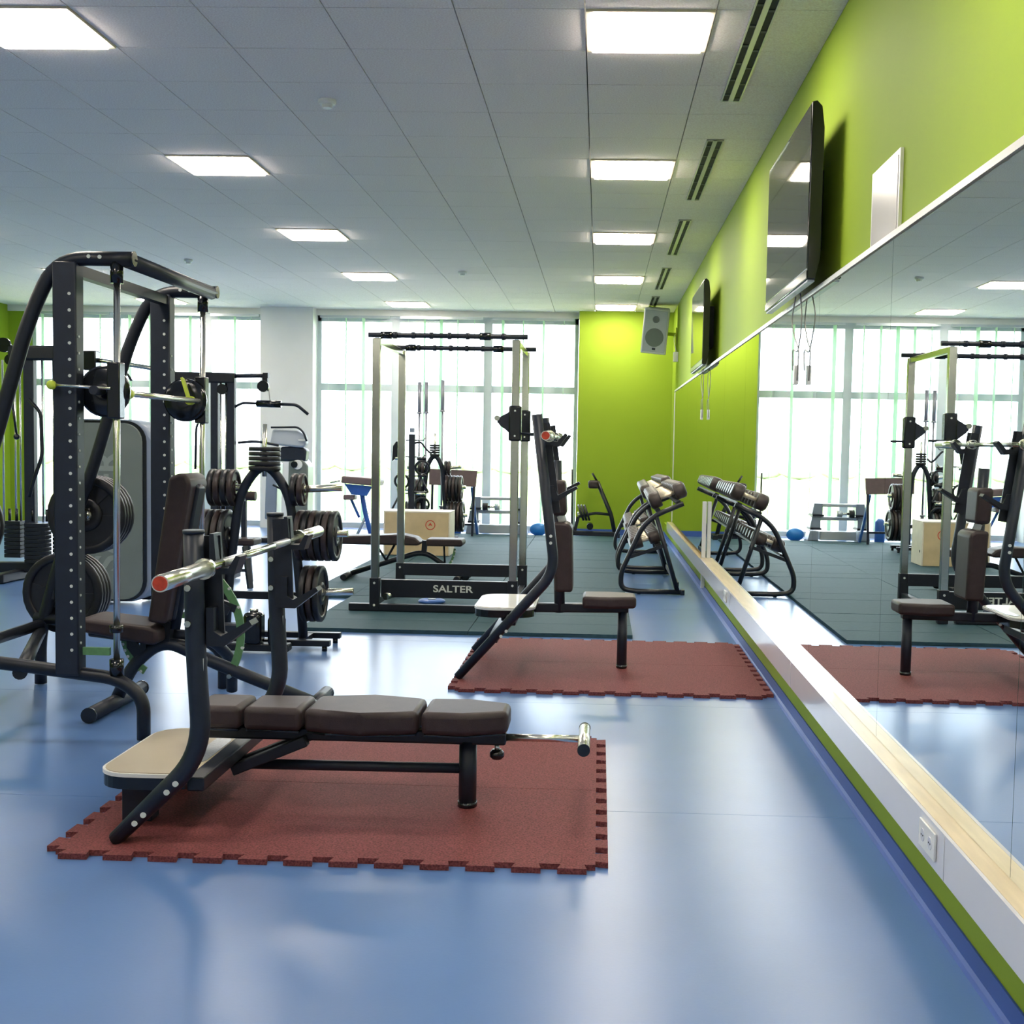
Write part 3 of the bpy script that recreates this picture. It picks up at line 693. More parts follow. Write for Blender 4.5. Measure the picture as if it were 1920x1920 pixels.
arc(t, -2.18, .40, .26, -2.15, -2.95, YC-.012, YC+.0, name='seat_scale')
MB().prism([(-2.40,.42),(-2.36,.42),(-2.36,.36),(-2.33,.33),(-2.33,.40),(-2.30,.40),(-2.30,.31),(-2.36,.27),(-2.40,.32)], 'xz', YC-.03, YC-.015).part('seat_bracket', BLACK, t)
MB().cyl((-1.87, YC-.035, .185), (-1.87, YC+.035, .185), .012, 10).part('pin', STEEL, t)
MB().cyl((-1.44, YC-.02, .045), (-1.44, YC+.32, .045), .0345, 16).cyl((-1.44, YC-.30, .045), (-1.44, YC, .045), .0345, 16).part('rear_foot_tube', NAVY, t)
MB().cyl((-2.46, YC-.36, .040), (-2.46, YC+.34, .040), .0365, 16).part('front_foot_tube', NAVY, t)
for (x, y, r) in ((-1.44, YC-.303, .037), (-1.44, YC+.323, .037), (-2.46, YC-.363, .039), (-2.46, YC+.343, .039)):
    MB().cyl((x, y-.006, .040), (x, y+.006, .040), r, 16).part('foot_cap', BLACKG, t)

YC = 12.40
t = thing('adjustable_bench', 'flat adjustable bench with brown pads behind the power rack', 'bench', (-2.0, YC, .03))
adj_pads(t, ([(-1.69,.375),(-1.34,.375),(-1.325,.40),(-1.34,.445),(-1.69,.445)], YC-.15, YC+.15),
         ([(-2.57,.375),(-1.77,.375),(-1.74,.40),(-1.80,.455),(-1.95,.485),(-2.15,.470),(-2.58,.455)], YC-.14, YC+.14))
MB().tube([(-2.46, YC, .075), (-1.73, YC, .315), (-1.38, YC, .075)], .026, 14, .12, fs=7).part('spine_tube', BLACK, t)
MB().bar((-1.73, YC, .30), (-1.72, YC, .42), .05, .05).part('hinge_bracket', BLACK, t)
MB().tube([(-2.22, YC, .38), (-2.10, YC, .20)], .012, 8).tube([(-2.02, YC, .38), (-2.12, YC, .20)], .012, 8).part('back_struts', BLACK, t)['kind'] = 'stuff'
arc(t, -1.74, .36, .33, -.05, -1.0, YC-.01, YC+.0, .022, name='seat_scale')
MB().tube([(-1.53, YC, .37), (-1.52, YC, .20)], .010, 8).part('seat_strut', BLACK, t)
for x in (-2.48, -1.37):
    MB().cyl((x, YC-.30, .063), (x, YC+.30, .063), .030, 14).part('foot_tube', BLACK, t)
for s in (-1, 1): MB().cyl((-1.30, YC+s*.12-.02, .075), (-1.30, YC+s*.12+.02, .075), .040, 16).part('wheel', BLACKG, t)

# ================================================================== PLATE TREES
def plate_tree(X, Y, H, sc, horns, lab, who, zb=0):
    t = thing('plate_tree', lab, 'plate rack', (X, Y, 0), 'arched weight plate racks'); t.location.z = zb
    ORG[t.name] = Vector((X, Y, 0))
    w = .28*sc
    MB().tube([(X-w, Y, .06), (X-w*.88, Y, H*.45), (X-w*.62, Y, H*.90), (X, Y, H+.10*sc), (X+w*.62, Y, H*.90), (X+w*.88, Y, H*.45), (X+w, Y, .06)], .032, 14, .30*sc, fs=8).part('arched_frame', NAVY, t)
    MB().bar((X-.50*sc, Y-.12, .055), (X+.50*sc, Y-.12, .055), .06, .04, bev=.005).part('foot_bar', BLACK, t)
    MB().bar((X-.50*sc, Y+.22, .055), (X+.50*sc, Y+.22, .055), .06, .04, bev=.005).part('foot_bar', BLACK, t)
    for s in (-1, 1):
        MB().bar((X+s*w, Y-.14, .055), (X+s*w, Y+.24, .055), .05, .035).part('side_rail', BLACK, t)
        for yy in (-.12, .22): MB().cyl((X+s*.46*sc, Y+yy, .001), (X+s*.46*sc, Y+yy, .035), .018, 10).part('levelling_foot', BLACKG, t)
    MB().bar((X-w*.95, Y, H*.30), (X+w*.95, Y, H*.30), .04, .05).part('cross_bar', BLACK, t)
    MB().cyl((X, Y, H-.02), (X, Y, H+.33), .016, 12).part('top_horn', CHROME, t)
    for i, (s, z, n, R, L) in enumerate(horns):
        fx = w*(1.0-.12*(z/(H*.45)) if z < H*.45 else .88-.26*((z-H*.45)/(H*.45)))
        MB().cyl((X+s*fx, Y, z), (X+s*(fx+L), Y, z+.02), .024, 14).part('plate_horn', CHROME, t)
        nm = '%s %s horn' % (('lowest', 'middle', 'top')[i % 3], 'right' if s > 0 else 'left')
        for k in range(n):
            plate(R, .036, (X+s*(fx+.045+k*.046), Y, z+zb), (1, 0, 0), '%s weight plate, %s out on the %s of the %s' % ('dark brown' if (k+i) % 2 else 'black', ORDN[k], nm, who), 'plates on the ' + who, IRONB if (k+i) % 2 else IRON)
    for k in range(5):
        plate(.105*sc+.005, .028, (X, Y, H+.035+k*.032+zb), (0, 0, 1), 'small black plate, %s from below, stacked on top of the %s' % (ORDN[k], who), 'small plates on the ' + who)
    return t
plate_tree(-2.235, 8.30, 1.17, .95, [(1, .37, 3, .190, .36), (1, .76, 6, .170, .36), (1, 1.065, 2, .110, .36),
                         (-1, .34, 3, .190, .30), (-1, .73, 6, .195, .36), (-1, 1.07, 4, .125, .30)], 'arched black weight plate tree with chrome horns behind the near bench', 'near plate tree')
plate_tree(-2.24, 17.0, 1.16, .62, [(1, .36, 5, .210, .30), (1, .74, 5, .180, .30), (1, 1.02, 2, .10, .26),
                         (-1, .36, 5, .200, .30), (-1, .70, 4, .170, .30), (-1, 1.0, 2, .10, .26)], 'arched weight plate tree standing far off behind the wooden box', 'far plate tree', .031)
# short dumbbell standing on end and pedal-like block by the near tree
t = thing('step_block', 'low black footplate block on the floor left of the near plate tree', 'block', (-2.38, 7.9, 0))
MB().box(-2.30, -2.18, 8.0, 8.14, .06, .27, .03).part('end_block', BLACKG, t)
MB().box(-2.52, -2.30, 8.02, 8.12, .13, .19, .01).part('tongue', NAVY, t)
MB().bar((-2.42, 8.07, .04), (-2.0, 8.07, .04), .10, .05, bev=.01).part('base', BLACK, t)
MB().cyl((-2.24, 8.07, .27), (-2.24, 8.07, .29), .028, 12).part('button', CHROME, t)
MB().box(-2.14, -2.04, 8.0, 8.14, .05, .25, .03).part('second_block', BLACKG, t)

# ================================================================== POWER RACK
Y0, Y1, XL, XR = 10.0, 11.3, -1.79, -.675
t = thing('power_rack', 'tall power rack of polished steel posts standing on the dark rubber floor', 'weight machine', (-1.23, 10.65, .03))
for (x, y) in ((XL, Y0), (XR, Y0), (XL, Y1), (XR, Y1)):
    MB().box(x-.032, x+.032, y-.028, y+.028, .28, 2.22, .005).part('post', STEEL, t)
    ps = MB().box(x-.040, x+.040, y-.036, y+.036, .031, .30, .005).part('post_sleeve', BLACK, t)
    for z in (.08, .26): MB().cyl((x, y-.040, z), (x, y-.035, z), .010, 8).part('bolt', LETTER, ps)
for y in (Y0, Y1):
    b = MB(); b.cyl((-1.86, y, 2.245), (-.585, y, 2.245), .0200, 14)
    pb = b.part('pull_up_bar', NAVY, t)
    for k in range(7): MB().cyl((-1.66+k*.145, y, 2.245), (-1.63+k*.145, y, 2.245), .0265, 14).part('grip_ring', NAVY, pb)
    for xx in (-1.72, -.93): MB().cyl((xx-.04, y, 2.245), (xx+.05, y, 2.245), .030, 14).part('bar_clamp', BLACKG, pb)
for x in (XL, XR):
    MB().bar((x, Y0, 2.20), (x, Y1, 2.20), .04, .05, bev=.004).part('top_side_rail', STEEL, t)
    MB().bar((x, Y0+.03, .10), (x, Y1-.03, .10), .05, .05, bev=.004).part('base_side_rail', BLACK, t)
MB().box(XL-.21, XR-.10, Y0-.03, Y0+.03, .032, .090, .006).part('front_foot_beam', BLACK, t)
nb = MB().box(XL+.03, XR-.03, Y0+.10, Y0+.15, .13, .275, .006).part('front_name_beam', BLACK, t)
MB().box(XL+.03, XR-.03, Y1-.05, Y1, .19, .30, .006).part('rear_name_beam', BLACK, t)
text_part('lettering', 'SALTER', .078, FACE(-1.17, Y0+.0985, .205), LETTER, nb, sx=1.25)
MB().cyl((XL+.08, Y0+.05, .14), (XL+.16, Y0+.42, .14), .028, 12).part('storage_peg', STEEL, t)
for y in (Y0, Y1):
    cu = MB().box(XR-.050, XR+.050, y-.045, y+.045, 1.42, 1.70, .012).part('bar_cup', BLACKG, t)
    MB().prism([(XR-.045, 1.66), (XR-.075, 1.63), (XR-.14, 1.60), (XR-.145, 1.565), (XR-.12, 1.55), (XR-.045, 1.48)], 'xz', y-.028, y+.028, .006).part('cup_arm', NAVY, cu)
    MB().cyl((XR-.145, y-.03, 1.60), (XR-.145, y+.03, 1.60), .022, 12).part('cup_roller', STEEL, cu)
    MB().cyl((XR+.05, y, 1.48), (XR+.16, y, 1.48), .010, 10).part('lock_pin', NAVY, cu)
    for z in (1.66, 1.46): MB().cyl((XR, y-.050, z), (XR, y-.044, z), .008, 8).part('cup_bolt', LETTER, cu)
t = thing('floor_disc', 'small dark violet flat disc lying on the rubber floor in front of the power rack', 'disc', (-1.40, 10.2, .03))
MB().lathe([(.02, 0), (.10, 0), (.115, .01), (.115, .022), (.10, .032), (.02, .032)], (-1.40, 10.55, .032), (0,0,1), 24).part('ring', BLUEM, t)
MB().lathe([(0, 0), (.035, 0), (.035, .006), (0, .006)], (-1.40, 10.55, .064), (0,0,1), 16).part('centre_badge', SILV, t)

# ================================================================== PLYO BOX
t = thing('plyometric_box', 'pale birch plywood jump box on the rubber floor behind the flat bench', 'box', (-2.2, 15.3, .03))
x0, x1, y0, y1, z0, z1, w = -2.57, -1.80, 15.0, 15.5, .031, .545, .018
fp = MB().box(x0, x1, y0, y0+w, z0, z1, .003).part('front_panel', WOOD, t)
MB().box(x0, x1, y1-w, y1, z0, z1, .003).part('rear_panel', WOOD, t)
MB().box(x1+.001, x1+w, y0, y1, z0, z1, .003).part('right_panel', WOODB, t)
MB().box(x0-w, x0-.001, y0, y1, z0, z1, .003).part('left_panel', WOODB, t)
MB().box(x0-w, x1+w, y0, y1, z1+.001, z1+w, .003).part('top_panel', WOODB, t)
MB().lathe([(.050, 0), (.060, 0), (.060, .002), (.050, .002)], (-2.02, y0-.002, .40), (0,1,0), 20).part('emblem_ring', REDCAP, fp)
MB().prism([(-2.05,.385),(-2.02,.43),(-1.99,.385),(-2.02,.40)], 'xz', y0-.002, y0-.0005).part('emblem_mark', REDCAP, fp)
for (px, pz) in ((-1.815, .40), (-1.815, .15)): pass
MB().cyl((x1+w, 15.1, .2), (x1+w+.002, 15.1, .2), .018, 12).part('grip_hole', DARKH, t)

# ================================================================== DUMBBELL RACKS
def db_rack(Y0, Y1, lab, who):
    t = thing('dumbbell_rack', lab, 'dumbbell rack', (.52, (Y0+Y1)/2, 0), 'two tier dumbbell racks')
    for y in (Y0, Y1):
        sf = MB().tube([(.80, y, .865), (.545, y, .755), (.42, y, .64), (.225, y, .20), (.23, y, .05), (.37, y, .028), (.80, y, .028)], .024, 12, .10, flat=1.3, fs=7).part('side_frame', BLACK, t)
        MB().tube([(.545, y, .75), (.765, y, .03)], .022, 12, flat=1.3).part('rear_leg', BLACK, t)
        MB().bar((.29, y, .345), (.655, y, .475), .035, .030).part('shelf_arm', BLACK, t)
        MB().box(.79, .83, y-.03, y+.03, .001, .052, .005).part('foot_cap', BLACKG, sf)
        MB().cyl((.40, y, .001), (.40, y, .02), .018, 10).part('levelling_foot', BLACKG, sf)
    for (x, z) in ((.565, .795), (.755, .875), (.345, .395), (.565, .470)):
        MB().bar((x, Y0, z), (x, Y1, z), .045, .020, up=(-.4, 0, 1)).part('shelf_rail', BLACK, t)
    MB().bar((.76, Y0, .10), (.76, Y1, .10), .03, .04).part('stretcher', BLACK, t)
    return t
def dumbbell(pos, ang, L, R, n, lab, grp):
    t = thing('dumbbell', lab, 'dumbbell', pos, grp)
    t.rotation_euler = (0, -ang, 0)
    if (L, R) not in DBP:
        out = []
        for s in (-1, 1):
            b = MB().lathe([(0, s*(L/2)), (R*.72, s*(L/2)), (R*.95, s*(L/2-.012)), (R, s*(L/2-.03)), (R, s*(L/2-.095)), (R*.92, s*(L/2-.11)), (0, s*(L/2-.11))], (0,0,0), (1,0,0), 16, close=False)
            out.append(('head', b.mesh('head', DBHEAD)))
            out.append(('end_plate', MB().cyl((s*(L/2), 0, 0), (s*(L/2+.004), 0, 0), R*.66, 16).mesh('end_plate', SILVM)))
        out.append(('handle', MB().tube([(-L/2+.10, 0, 0), (-.02, 0, 0), (.02, 0, 0), (L/2-.10, 0, 0)], lambda u: .017+.004*math.sin(PI*u), 12).mesh('handle', DBGRIP)))
        DBP[(L, R)] = out
    for nm, me in DBP[(L, R)]:
        o = bpy.data.objects.new(nm, me); COL.objects.link(o); o.parent = t
DBP = {}
for (Y0, Y1, lab, who) in ((11.78, 13.62, 'black tubular two tier dumbbell rack nearer the viewer beside the mirror', 'nearer dumbbell rack'), (14.06, 16.25, 'black tubular two tier dumbbell rack farther back beside the mirror', 'farther dumbbell rack')):
    db_rack(Y0, Y1, lab, who)
    n = int((Y1-Y0-.06)/.205)
    for k in range(n):
        y = Y0+.11+k*(Y1-Y0-.22)/(n-1)
        R = .080-.002*k
        dumbbell((.652, y, .937), .40, .36-.006*k, round(R, 3), 0, 'brown dumbbell, %s from the viewer, top tier of the %s' % (ORDN[k], who), 'dumbbells on the ' + who)
        R = .062-.0015*k
        dumbbell((.455, y, .512), .33, .29-.004*k, round(R, 4), 0, 'small brown dumbbell, %s from the viewer, lower tier of the %s' % (ORDN[k], who), 'dumbbells on the ' + who)

# ================================================================== CABLE STATION (two towers and a cross bar), far left
Y = 12.0
t = thing('cable_machine', 'tall black multi cable station with pulleys and weight stacks at the far left', 'weight machine', (-4.6, Y, 0))
for x, w, h in ((-5.53, .10, 2.24), (-5.17, .07, 2.14), (-3.715, .07, 2.02), (-3.555, .075, 2.02)):
    MB().box(x-w/2, x+w/2, Y-.04, Y+.04, .12, h, .008).part('upright', NAVY, t)
MB().box(-5.72, -5.10, Y-.07, Y+.07, 2.12, 2.26, .02).part('top_beam', BLACK, t)
MB().box(-4.12, -3.52, Y-.05, Y+.05, 1.93, 2.03, .015).part('top_beam', BLACK, t)
MB().tube([(-5.12, Y, 2.16), (-4.6, Y, 2.10), (-4.1, Y, 2.03)], .022, 12, .1).part('pull_up_bar', STEEL, t)
MB().tube([(-4.62, Y, 2.07), (-4.53, Y, 1.94)], .012, 8).part('swinging_hook', BLACK, t)
MB().box(-4.98, -4.86, Y-.06, Y+.06, 2.03, 2.22, .01).part('pulley_housing', BLACKG, t)
MB().tube([(-3.53, Y, 2.0), (-3.22, Y, 2.01)], .020, 12).part('boom_tube', NAVY, t)
MB().bar((-3.22, Y-.03, 2.01), (-3.22, Y+.03, 2.01), .05).bar((-3.23, Y, 2.0), (-3.22, Y, 1.86), .03, .05).part('pulley_bracket', BLACK, t)
for (x, z, r) in ((-3.235, 1.905, .055), (-3.63, 1.87, .05), (-5.76, 2.26, .07), (-5.70, 2.12, .05), (-5.22, 2.06, .045)):
    MB().disc((x, Y-.05, z), (0, 1, 0), r, .03, 20).part('pulley_wheel', BLACKG, t)
MB().cyl((-3.195, Y, 1.89), (-3.18, Y, 1.765), .004, 6).part('cable', CABLE, t)
MB().cyl((-3.31, Y, 1.740), (-3.07, Y, 1.738), .034, 14).part('bar_sleeve', BLACKG, t)
MB().tube([(-3.29, Y, 1.74), (-3.45, Y, 1.745), (-3.55, Y, 1.69)], .013, 10, .04).tube([(-3.09, Y, 1.738), (-2.92, Y, 1.735), (-2.81, Y, 1.645)], .015, 10, .04).part('lat_bar', NAVY, t)['kind'] = 'stuff'
for x in (-5.80, -5.68, -5.63, -5.41, -5.30, -3.66, -3.61):
    MB().cyl((x, Y, .55), (x, Y, 2.12 if x < -4 else 1.95), .010, 8).part('guide_rod', CHROME, t)
def stack(x0, x1, y0, y1, z0, z1, n):
    h = (z1-z0)/n
    for k in range(n):
        MB().box(x0, x1, y0, y1, z0+k*h+.002, z0+(k+1)*h-.002, .003, 1).part('weight_slab', BLACK, t)
stack(-5.78, -5.62, Y-.05, Y+.10, .20, .56, 9)
stack(-5.53, -5.32, Y-.16, Y-.02, .16, .55, 10)
stack(-5.30, -5.22, Y-.05, Y+.10, .22, .60, 10)
stack(-3.70, -3.57, Y+.06, Y+.20, .20, .75, 11)
for x in (-5.73, -5.66, -5.50, -5.36): MB().cyl((x, Y-.03, .56), (x, Y-.03, .68), .014, 8).part('selector_rod', BLACKG, t)
MB().bar((-5.95, Y-.06, .11), (-5.22, Y-.06, .12), .12, .10, bev=.01).part('base_beam', BLACK, t)
MB().bar((-5.6, Y-.55, .05), (-5.6, Y+.5, .05), .10, .09, bev=.01).part('floor_beam', BLACK, t)
MB().bar((-3.64, Y-.5, .06), (-3.64, Y+.45, .06), .10, .10, bev=.01).part('floor_beam', BLACK, t)
MB().tube([(-5.50, Y-.10, 1.74), (-5.38, Y-.10, 1.62), (-5.37, Y-.10, 1.20), (-5.46, Y-.10, .95), (-5.50, Y-.10, .80)], .018, 10, .06).part('bent_handle', BLACK, t)
MB().tube([(-5.66, Y-.10, 1.72), (-5.62, Y-.10, 1.40)], .012, 8).sphere((-5.62, Y-.10, 1.38), .03, u=10, v=8).part('hanging_handle', BLACKG, t)['kind'] = 'stuff'
MB().tube([(-3.78, Y-.12, 1.62), (-3.86, Y-.12, 1.52), (-3.87, Y-.12, 1.10)], .012, 8, .05).part('hanging_rope', BLACK, t)
MB().tube([(-3.52, Y+.1, 1.36), (-3.34, Y+.1, 1.38), (-3.12, Y+.1, 1.34)], .013, 8, .1).part('side_arm', NAVY, t)
t = thing('pulldown_seat', 'lat pulldown seat with knee rollers behind the near plate tree', 'seat', (-3.3, 11.65, 0))
MB().box(-3.48, -3.20, 11.50, 11.80, .40, .47, .02).part('seat_pad', LEATH, t)
for a, b in (((-3.40, 11.5, .40), (-3.50, 11.40, .02)), ((-3.28, 11.5, .40), (-3.20, 11.40, .02)), ((-3.34, 11.8, .40), (-3.34, 11.9, .02))):
    MB().bar(a, b, .045).part('leg', NAVY, t)
for z in (.18, .30): MB().bar((-3.45+.1*(z), 11.45, z), (-3.23-.05*z, 11.45, z), .03).part('rung', NAVY, t)
MB().bar((-3.36, 11.75, .42), (-3.36, 11.75, .86), .045).part('post', NAVY, t)
MB().cyl((-3.48, 11.72, .86), (-3.24, 11.72, .86), .045, 14).part('knee_roller', LEATH, t)
MB().cyl((-3.41, 11.72, .86), (-3.33, 11.72, .86), .049, 14).part('roller_band', WHITEPL, t)

# ------------------------------------------------------------------ selectorised machine with the big grey shroud
Y = 10.2
t = thing('selector_machine', 'weight machine with a tall rounded grey shroud behind the smith machine', 'weight machine', (-4.1, Y+.3, 0))
def rrect(x0, x1, z0, z1, r, n=6):
    P = []
    for cx, cz, a0 in ((x1-r, z1-r, 0), (x0+r, z1-r, PI/2), (x0+r, z0+r, PI), (x1-r, z0+r, 1.5*PI)):
        for k in range(n+1): P.append((cx+r*math.cos(a0+k*PI/2/n), cz+r*math.sin(a0+k*PI/2/n)))
    return P
MB().prism(rrect(-4.52, -3.70, .03, 1.54, .17), 'xz', Y+.02, Y+.34, .03, 3).part('shroud_body', SILV, t)
MB().prism(rrect(-4.515, -3.735, .035, 1.53, .17), 'xz', Y+.005, Y+.03).part('edge_trim', BLACKG, t)
fp = MB().prism(rrect(-4.50, -3.765, .05, 1.51, .15), 'xz', Y-.012, Y+.006, .005, 2).part('front_panel', SHROUD, t)
text_part('lettering', 'SALTER', .30, FACE(-4.05, Y-.0135, .78, PI/2), FAINT, fp, ext=.001, sx=1.0)
MB().bar((-4.35, Y+.3, .05), (-4.35, Y+1.3, .05), .08, bev=.01).part('base_rail', BLACK, t)
MB().bar((-3.85, Y+.3, .05), (-3.85, Y+1.3, .05), .08, bev=.01).part('base_rail', BLACK, t)
MB().box(-3.62, -3.40, Y+.5, Y+.85, .42, .50, .025).part('seat_pad', LEATH, t)
MB().bar((-3.51, Y+.68, .04), (-3.51, Y+.68, .42), .07).part('seat_post', NAVY, t)
MB().bar((-3.90, Y+.68, .05), (-3.45, Y+.68, .05), .07).part('seat_rail', NAVY, t)

# ------------------------------------------------------------------ cardio machine by the column
Y = 17.0
t = thing('cardio_machine', 'grey upright exercise machine with a rounded console before the white column', 'exercise machine', (-4.25, Y, 0))
MB().prism([(-4.27,.06),(-3.99,.06),(-3.98,1.05),(-4.06,1.14),(-4.25,1.10)], 'xz', Y, Y+.35, .02).part('right_tower', SHROUD, t)
MB().prism([(-4.58,.30),(-4.42,.30),(-4.40,1.08),(-4.56,1.10)], 'xz', Y, Y+.30, .02).part('left_panel', SILV, t)
MB().prism([(-4.50,1.33),(-4.05,1.29),(-3.99,1.34),(-4.02,1.47),(-4.12,1.53),(-4.46,1.54)], 'xz', Y-.05, Y+.12, .03).part('console', SPKG, t)
MB().prism([(-4.42,1.10),(-4.02,1.10),(-4.00,1.27),(-4.12,1.31),(-4.36,1.30)], 'xz', Y, Y+.2, .03).part('lower_housing', NAVY, t)
MB().tube([(-4.47, Y-.08, 1.56), (-4.10, Y-.08, 1.57), (-4.02, Y-.08, 1.50), (-3.98, Y-.08, 1.38)], .014, 8, .06).part('handle_loop', BLACK, t)
MB().box(-4.10, -3.99, Y-.07, Y-.03, 1.385, 1.405).part('screen_bar', WHITEPL, t)
MB().disc((-4.12, Y-.01, 1.06), (0, 1, 0), .065, .03, 20).part('dial', WHITEPL, t)
MB().disc((-4.16, Y-.03, 1.06), (0, 1, 0), .045, .03, 18).part('knob', BLACKG, t)
MB().box(-4.60, -3.98, Y-.3, Y+.6, .001, .07, .02).part('base', BLACK, t)
MB().tube([(-4.42, Y-.15, .78), (-4.30, Y-.02, .70)], .014, 8).part('foot_lever', BLACK, t)

# ------------------------------------------------------------------ preacher bench
Y = 17.8
t = thing('preacher_bench', 'blue framed curl bench with a brown arm pad near the windows', 'bench', (-3.35, Y, 0))
MB().prism([(-3.64,.80),(-3.12,.76),(-3.10,.83),(-3.12,.87),(-3.63,.90)], 'xz', Y-.25, Y+.25, .02).part('arm_pad', BROWNP, t)
MB().prism([(-3.60,.79),(-3.20,.76),(-3.28,.62),(-3.50,.64)], 'xz', Y-.20, Y-.17).part('support_plate', BLUEM, t)
MB().tube([(-3.40, Y, .72), (-3.33, Y, .35), (-3.24, Y, .02)], .035, 12, .1).part('main_post', BLUEM, t)
MB().tube([(-3.46, Y, .03), (-3.30, Y, .38)], .022, 10).part('stay', SILVM, t)
MB().box(-3.62, -3.46, Y-.18, Y+.05, .56, .63, .015).part('seat_pad', BROWNP, t)
MB().tube([(-3.54, Y, .56), (-3.42, Y, .30)], .02, 8).part('seat_post', BLUEM, t)
MB().bar((-3.24, Y-.28, .025), (-3.24, Y+.28, .025), .05).part('foot_bar', BLUEM, t)
MB().bar((-3.48, Y-.20, .025), (-3.48, Y+.20, .025), .05).part('foot_bar', SILVM, t)
t = thing('curl_bar', 'thin steel curl bar lying across the curl bench pad', 'barbell', (-3.4, Y, .9))
MB().tube([(-3.80, Y-.2, .80), (-3.66, Y-.2, .83)], .012, 8).tube([(-3.66, Y-.2, .83), (-3.05, Y+.2, .80)], .0, 3).part('shaft', STEEL, t)['kind'] = 'stuff'

# ------------------------------------------------------------------ accessory stand with hanging grips
Y = 16.4
t = thing('accessory_stand', 'upright stand crowded with hanging black cable grips behind the jump box', 'stand', (-2.46, Y, .03))
MB().box(-2.50, -2.42, Y-.04, Y+.04, .06, 1.50, .008).part('post', NAVY, t)
MB().box(-2.72, -2.20, Y-.20, Y+.20, .031, .06, .005).part('base_plate', BLACK, t)
MB().box(-2.49, -2.43, Y-.03, Y+.03, 1.52, 1.58, .008).part('post_cap', SILV, t)
for z in (1.42, 1.20, .95, .72):
    for s in (-1, 1): MB().tube([(-2.46+s*.03, Y, z), (-2.46+s*.16, Y-.05, z), (-2.46+s*.18, Y-.06, z+.04)], .008, 6, .02).part('hook', STEEL, t)
gi = 0
for (dx, z, k) in ((-.15, 1.40, 0), (.14, 1.40, 1), (-.12, 1.0, 2), (.15, 1.18, 2), (.13, .94, 3), (-.15, .70, 3), (.15, .70, 2)):
    g = thing('cable_grip', 'black %s hanging on the accessory stand' % ('webbing strap grip, top left,', 'bent bar grip, top right,', 'looped rope grip, middle left,', 'round grip, upper right,', 'triangle grip, middle right,', 'triangle grip, lower left,', 'round grip, lower right,')[gi], 'grip', (-2.46+dx, Y-.06, z-.3), 'grips hanging on the accessory stand')
    X = -2.46+dx; gi += 1
    if k == 0: MB().prism([(X-.05, z), (X+.06, z), (X+.03, z-.16), (X-.10, z-.26), (X-.09, z-.06)], 'xz', Y-.09, Y-.05, .006).part('strap', BLACKG, g)
    elif k == 1: MB().tube([(X-.10, Y-.07, z-.02), (X-.02, Y-.07, z), (X+.08, Y-.07, z-.12), (X+.12, Y-.07, z-.15), (X+.17, Y-.07, z-.10)], .013, 8, .03).part('bent_bar', BLACK, g)
    elif k == 2: MB().lathe([(.09+.016*math.cos(a*PI/3), .016*math.sin(a*PI/3)) for a in range(6)], (X, Y-.08, z-.12), (0, 1, .2), 20).part('ring', BLACK, g)
    else: MB().tube([(X, Y-.08, z), (X-.10, Y-.08, z-.20), (X+.10, Y-.08, z-.20), (X, Y-.08, z)], .013, 8, .02).part('triangle', BLACK, g)
    MB().cyl((X-.06, Y-.08, z-.22), (X+.06, Y-.08, z-.22), .022, 10).part('hand_grip', CHROME if gi % 2 else BLACKG, g)

# ------------------------------------------------------------------ standing bars
Y = 17.6
t = thing('bar_holder', 'low black floor stand holding upright olympic bars', 'stand', (-2.35, Y, .03))
MB().box(-2.64, -2.08, Y-.18, Y+.18, .031, .07, .006).part('base_plate', BLACK, t)
for i, (x, z1) in enumerate(((-2.535, 2.235), (-2.455, 2.245), (-2.215, 2.27))):
    yy = Y + (-.05, .06, 0)[i]
    MB().lathe([(.034, 0), (.034, .18), (.042, .18), (.042, 0)], (x, yy, .0705), (0, 0, 1), 14).part('bar_socket', BLACK, t)
    b = thing('barbell', 'olympic bar standing upright in the floor stand, %s of the three' % ('leftmost', 'middle', 'rightmost')[i], 'barbell', (x, yy, .075), 'bars standing upright')
    MB().cyl((x, yy, .50), (x, yy, z1-.42), .0145, 10).part('shaft', DULL, b)
    for a, c in ((.075, .48), (z1-.42, z1)): MB().cyl((x, yy, a), (x, yy, c), .0255, 14).part('sleeve', DULL, b)
    for a in (.48, z1-.445): MB().cyl((x, yy, a), (x, yy, a+.025), .036, 14).part('collar', DULL, b)

# ------------------------------------------------------------------ brown panel bench
Y = 18.3
t = thing('panel_bench', 'bench like frame with a wide brown panel on thin legs near the windows', 'bench', (-2.14, Y, 0))
MB().prism([(-2.49,.775),(-1.80,.755),(-1.78,.99),(-2.49,1.01)], 'xz', Y-.01, Y+.02, .004, 1).part('brown_panel', BROWNP, t)
for a, b in (((-2.44, Y+.025, .98), (-2.45, Y+.02, .031)), ((-1.82, Y+.025, .97), (-1.84, Y-.05, .031))):
    MB().bar(a, b, .035, bev=.004).part('leg', NAVY, t)
MB().bar((-1.86, Y+.02, .75), (-1.80, Y+.35, .031), .035).part('rear_leg', BLUEM, t)
MB().bar((-2.44, Y+.02, .20), (-1.84, Y+.0, .20), .03).part('stretcher', NAVY, t)
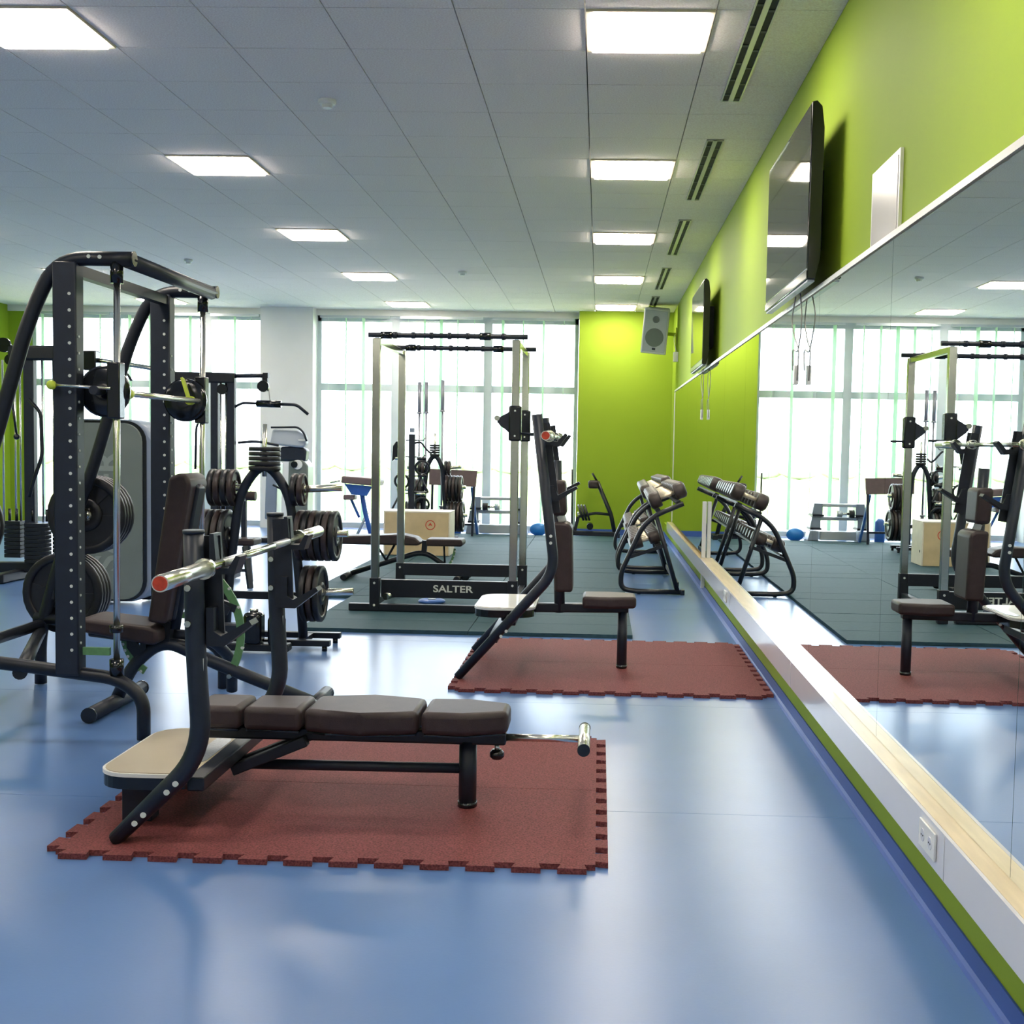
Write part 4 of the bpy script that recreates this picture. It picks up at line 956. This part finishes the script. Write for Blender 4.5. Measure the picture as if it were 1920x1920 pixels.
# ------------------------------------------------------------------ silver rack by the window
Y = 19.0
t = thing('step_rack', 'low silver three rail rack standing against the window', 'rack', (-1.54, Y, 0))
for s, x in ((1, -2.0), (-1, -1.07)):
    for k, (z0, z1) in enumerate(((.03, .17), (.22, .38), (.42, .585))):
        o0 = .030*(k); o1 = .030*(k+1)
        MB().prism([(x+s*o0, z0), (x+s*(o0+.16), z0), (x+s*(o1+.13), z1), (x+s*o1, z1)], 'xz', Y-.16+.02*k, Y+.16-.02*k, .006).part('end_block', SILV, t)
        MB().box(min(x+s*o0, x+s*(o0+.17)), max(x+s*o0, x+s*(o0+.17)), Y-.17, Y+.17, z0-.03, z0-.001).part('dark_foot', NAVY, t)
for z, h in ((.10, .13), (.36, .05), (.56, .045)):
    MB().box(-1.80, -1.26, Y-.12, Y+.12, z-h/2, z+h/2, .008).part('shelf_rail', SILVM, t)
t = thing('dumbbell', 'single dark dumbbell resting on the upper rail of the silver rack', 'dumbbell', (-1.72, Y-.2, .4))
MB().cyl((-1.74, Y-.20, .44), (-1.66, Y-.20, .44), .06, 14).part('head', IRON, t)
MB().cyl((-1.66, Y-.20, .44), (-1.56, Y-.20, .44), .016, 10).part('handle', CHROME, t)
MB().cyl((-1.56, Y-.20, .44), (-1.48, Y-.20, .44), .05, 14).part('head', SILVM, t)
MB().sphere((-.90, 18.97, .105), .10, 1.35, 1, 1, 24, 16).solo('gym_ball', BLUEB, 'bright blue ball on the floor beside the silver rack', 'ball')
MB().lathe([(0, 0), (.07, 0), (.075, .01), (.075, .32), (.04, .37), (0, .37)], (-2.15, 18.9, .001), (0,0,1), 18).solo('foam_roller', BLUEM, 'dark blue foam roller standing under the brown panel bench', 'roller')

# ------------------------------------------------------------------ row machine against the green wall
Y = 19.15
t = thing('row_machine', 'low black plate loaded row machine against the far green wall', 'weight machine', (-.05, Y, 0))
MB().bar((-.42, Y, .05), (.30, Y, .04), .10, .07, bev=.01).part('base_beam', BLACK, t)
MB().bar((-.42, Y-.30, .035), (-.42, Y+.30, .035), .07).part('cross_foot', BLACK, t)
MB().bar((.30, Y-.25, .035), (.30, Y+.25, .035), .07).part('cross_foot', BLACK, t)
MB().tube([(.26, Y, .05), (.20, Y, .34), (-.02, Y, .84)], .032, 12, .06).part('inclined_post', BLACK, t)
MB().tube([(-.02, Y, .84), (-.10, Y, .97)], .016, 8).part('top_stick', BLACK, t)
MB().box(-.16, .0, Y-.14, Y+.14, .74, .86, .03).part('chest_pad', LEATH, t)
MB().tube([(.20, Y, .34), (-.05, Y, .36), (-.30, Y, .30)], .022, 10, .05).part('lever_arm', BLACK, t)
MB().tube([(-.40, Y+.1, .05), (-.41, Y+.1, 1.02)], .014, 8).part('upright_rod', BLACK, t)
MB().cyl((-.30, Y-.20, .35), (-.30, Y+.20, .35), .018, 10).part('plate_pin', CHROME, t)
MB().cyl((-.12, Y-.16, .16), (-.12, Y+.16, .16), .05, 12).part('wheel', BLACKG, t)
MB().bar((-.36, Y, .05), (-.30, Y, .30), .05).part('arm_post', BLACK, t)
for k in range(3):
    plate(.13, .03, (-.26+k*.045, Y-.12, .37), (1, 0, .35), 'black plate, %s from the left, on the row machine' % ORDN[k], 'plates on the row machine')
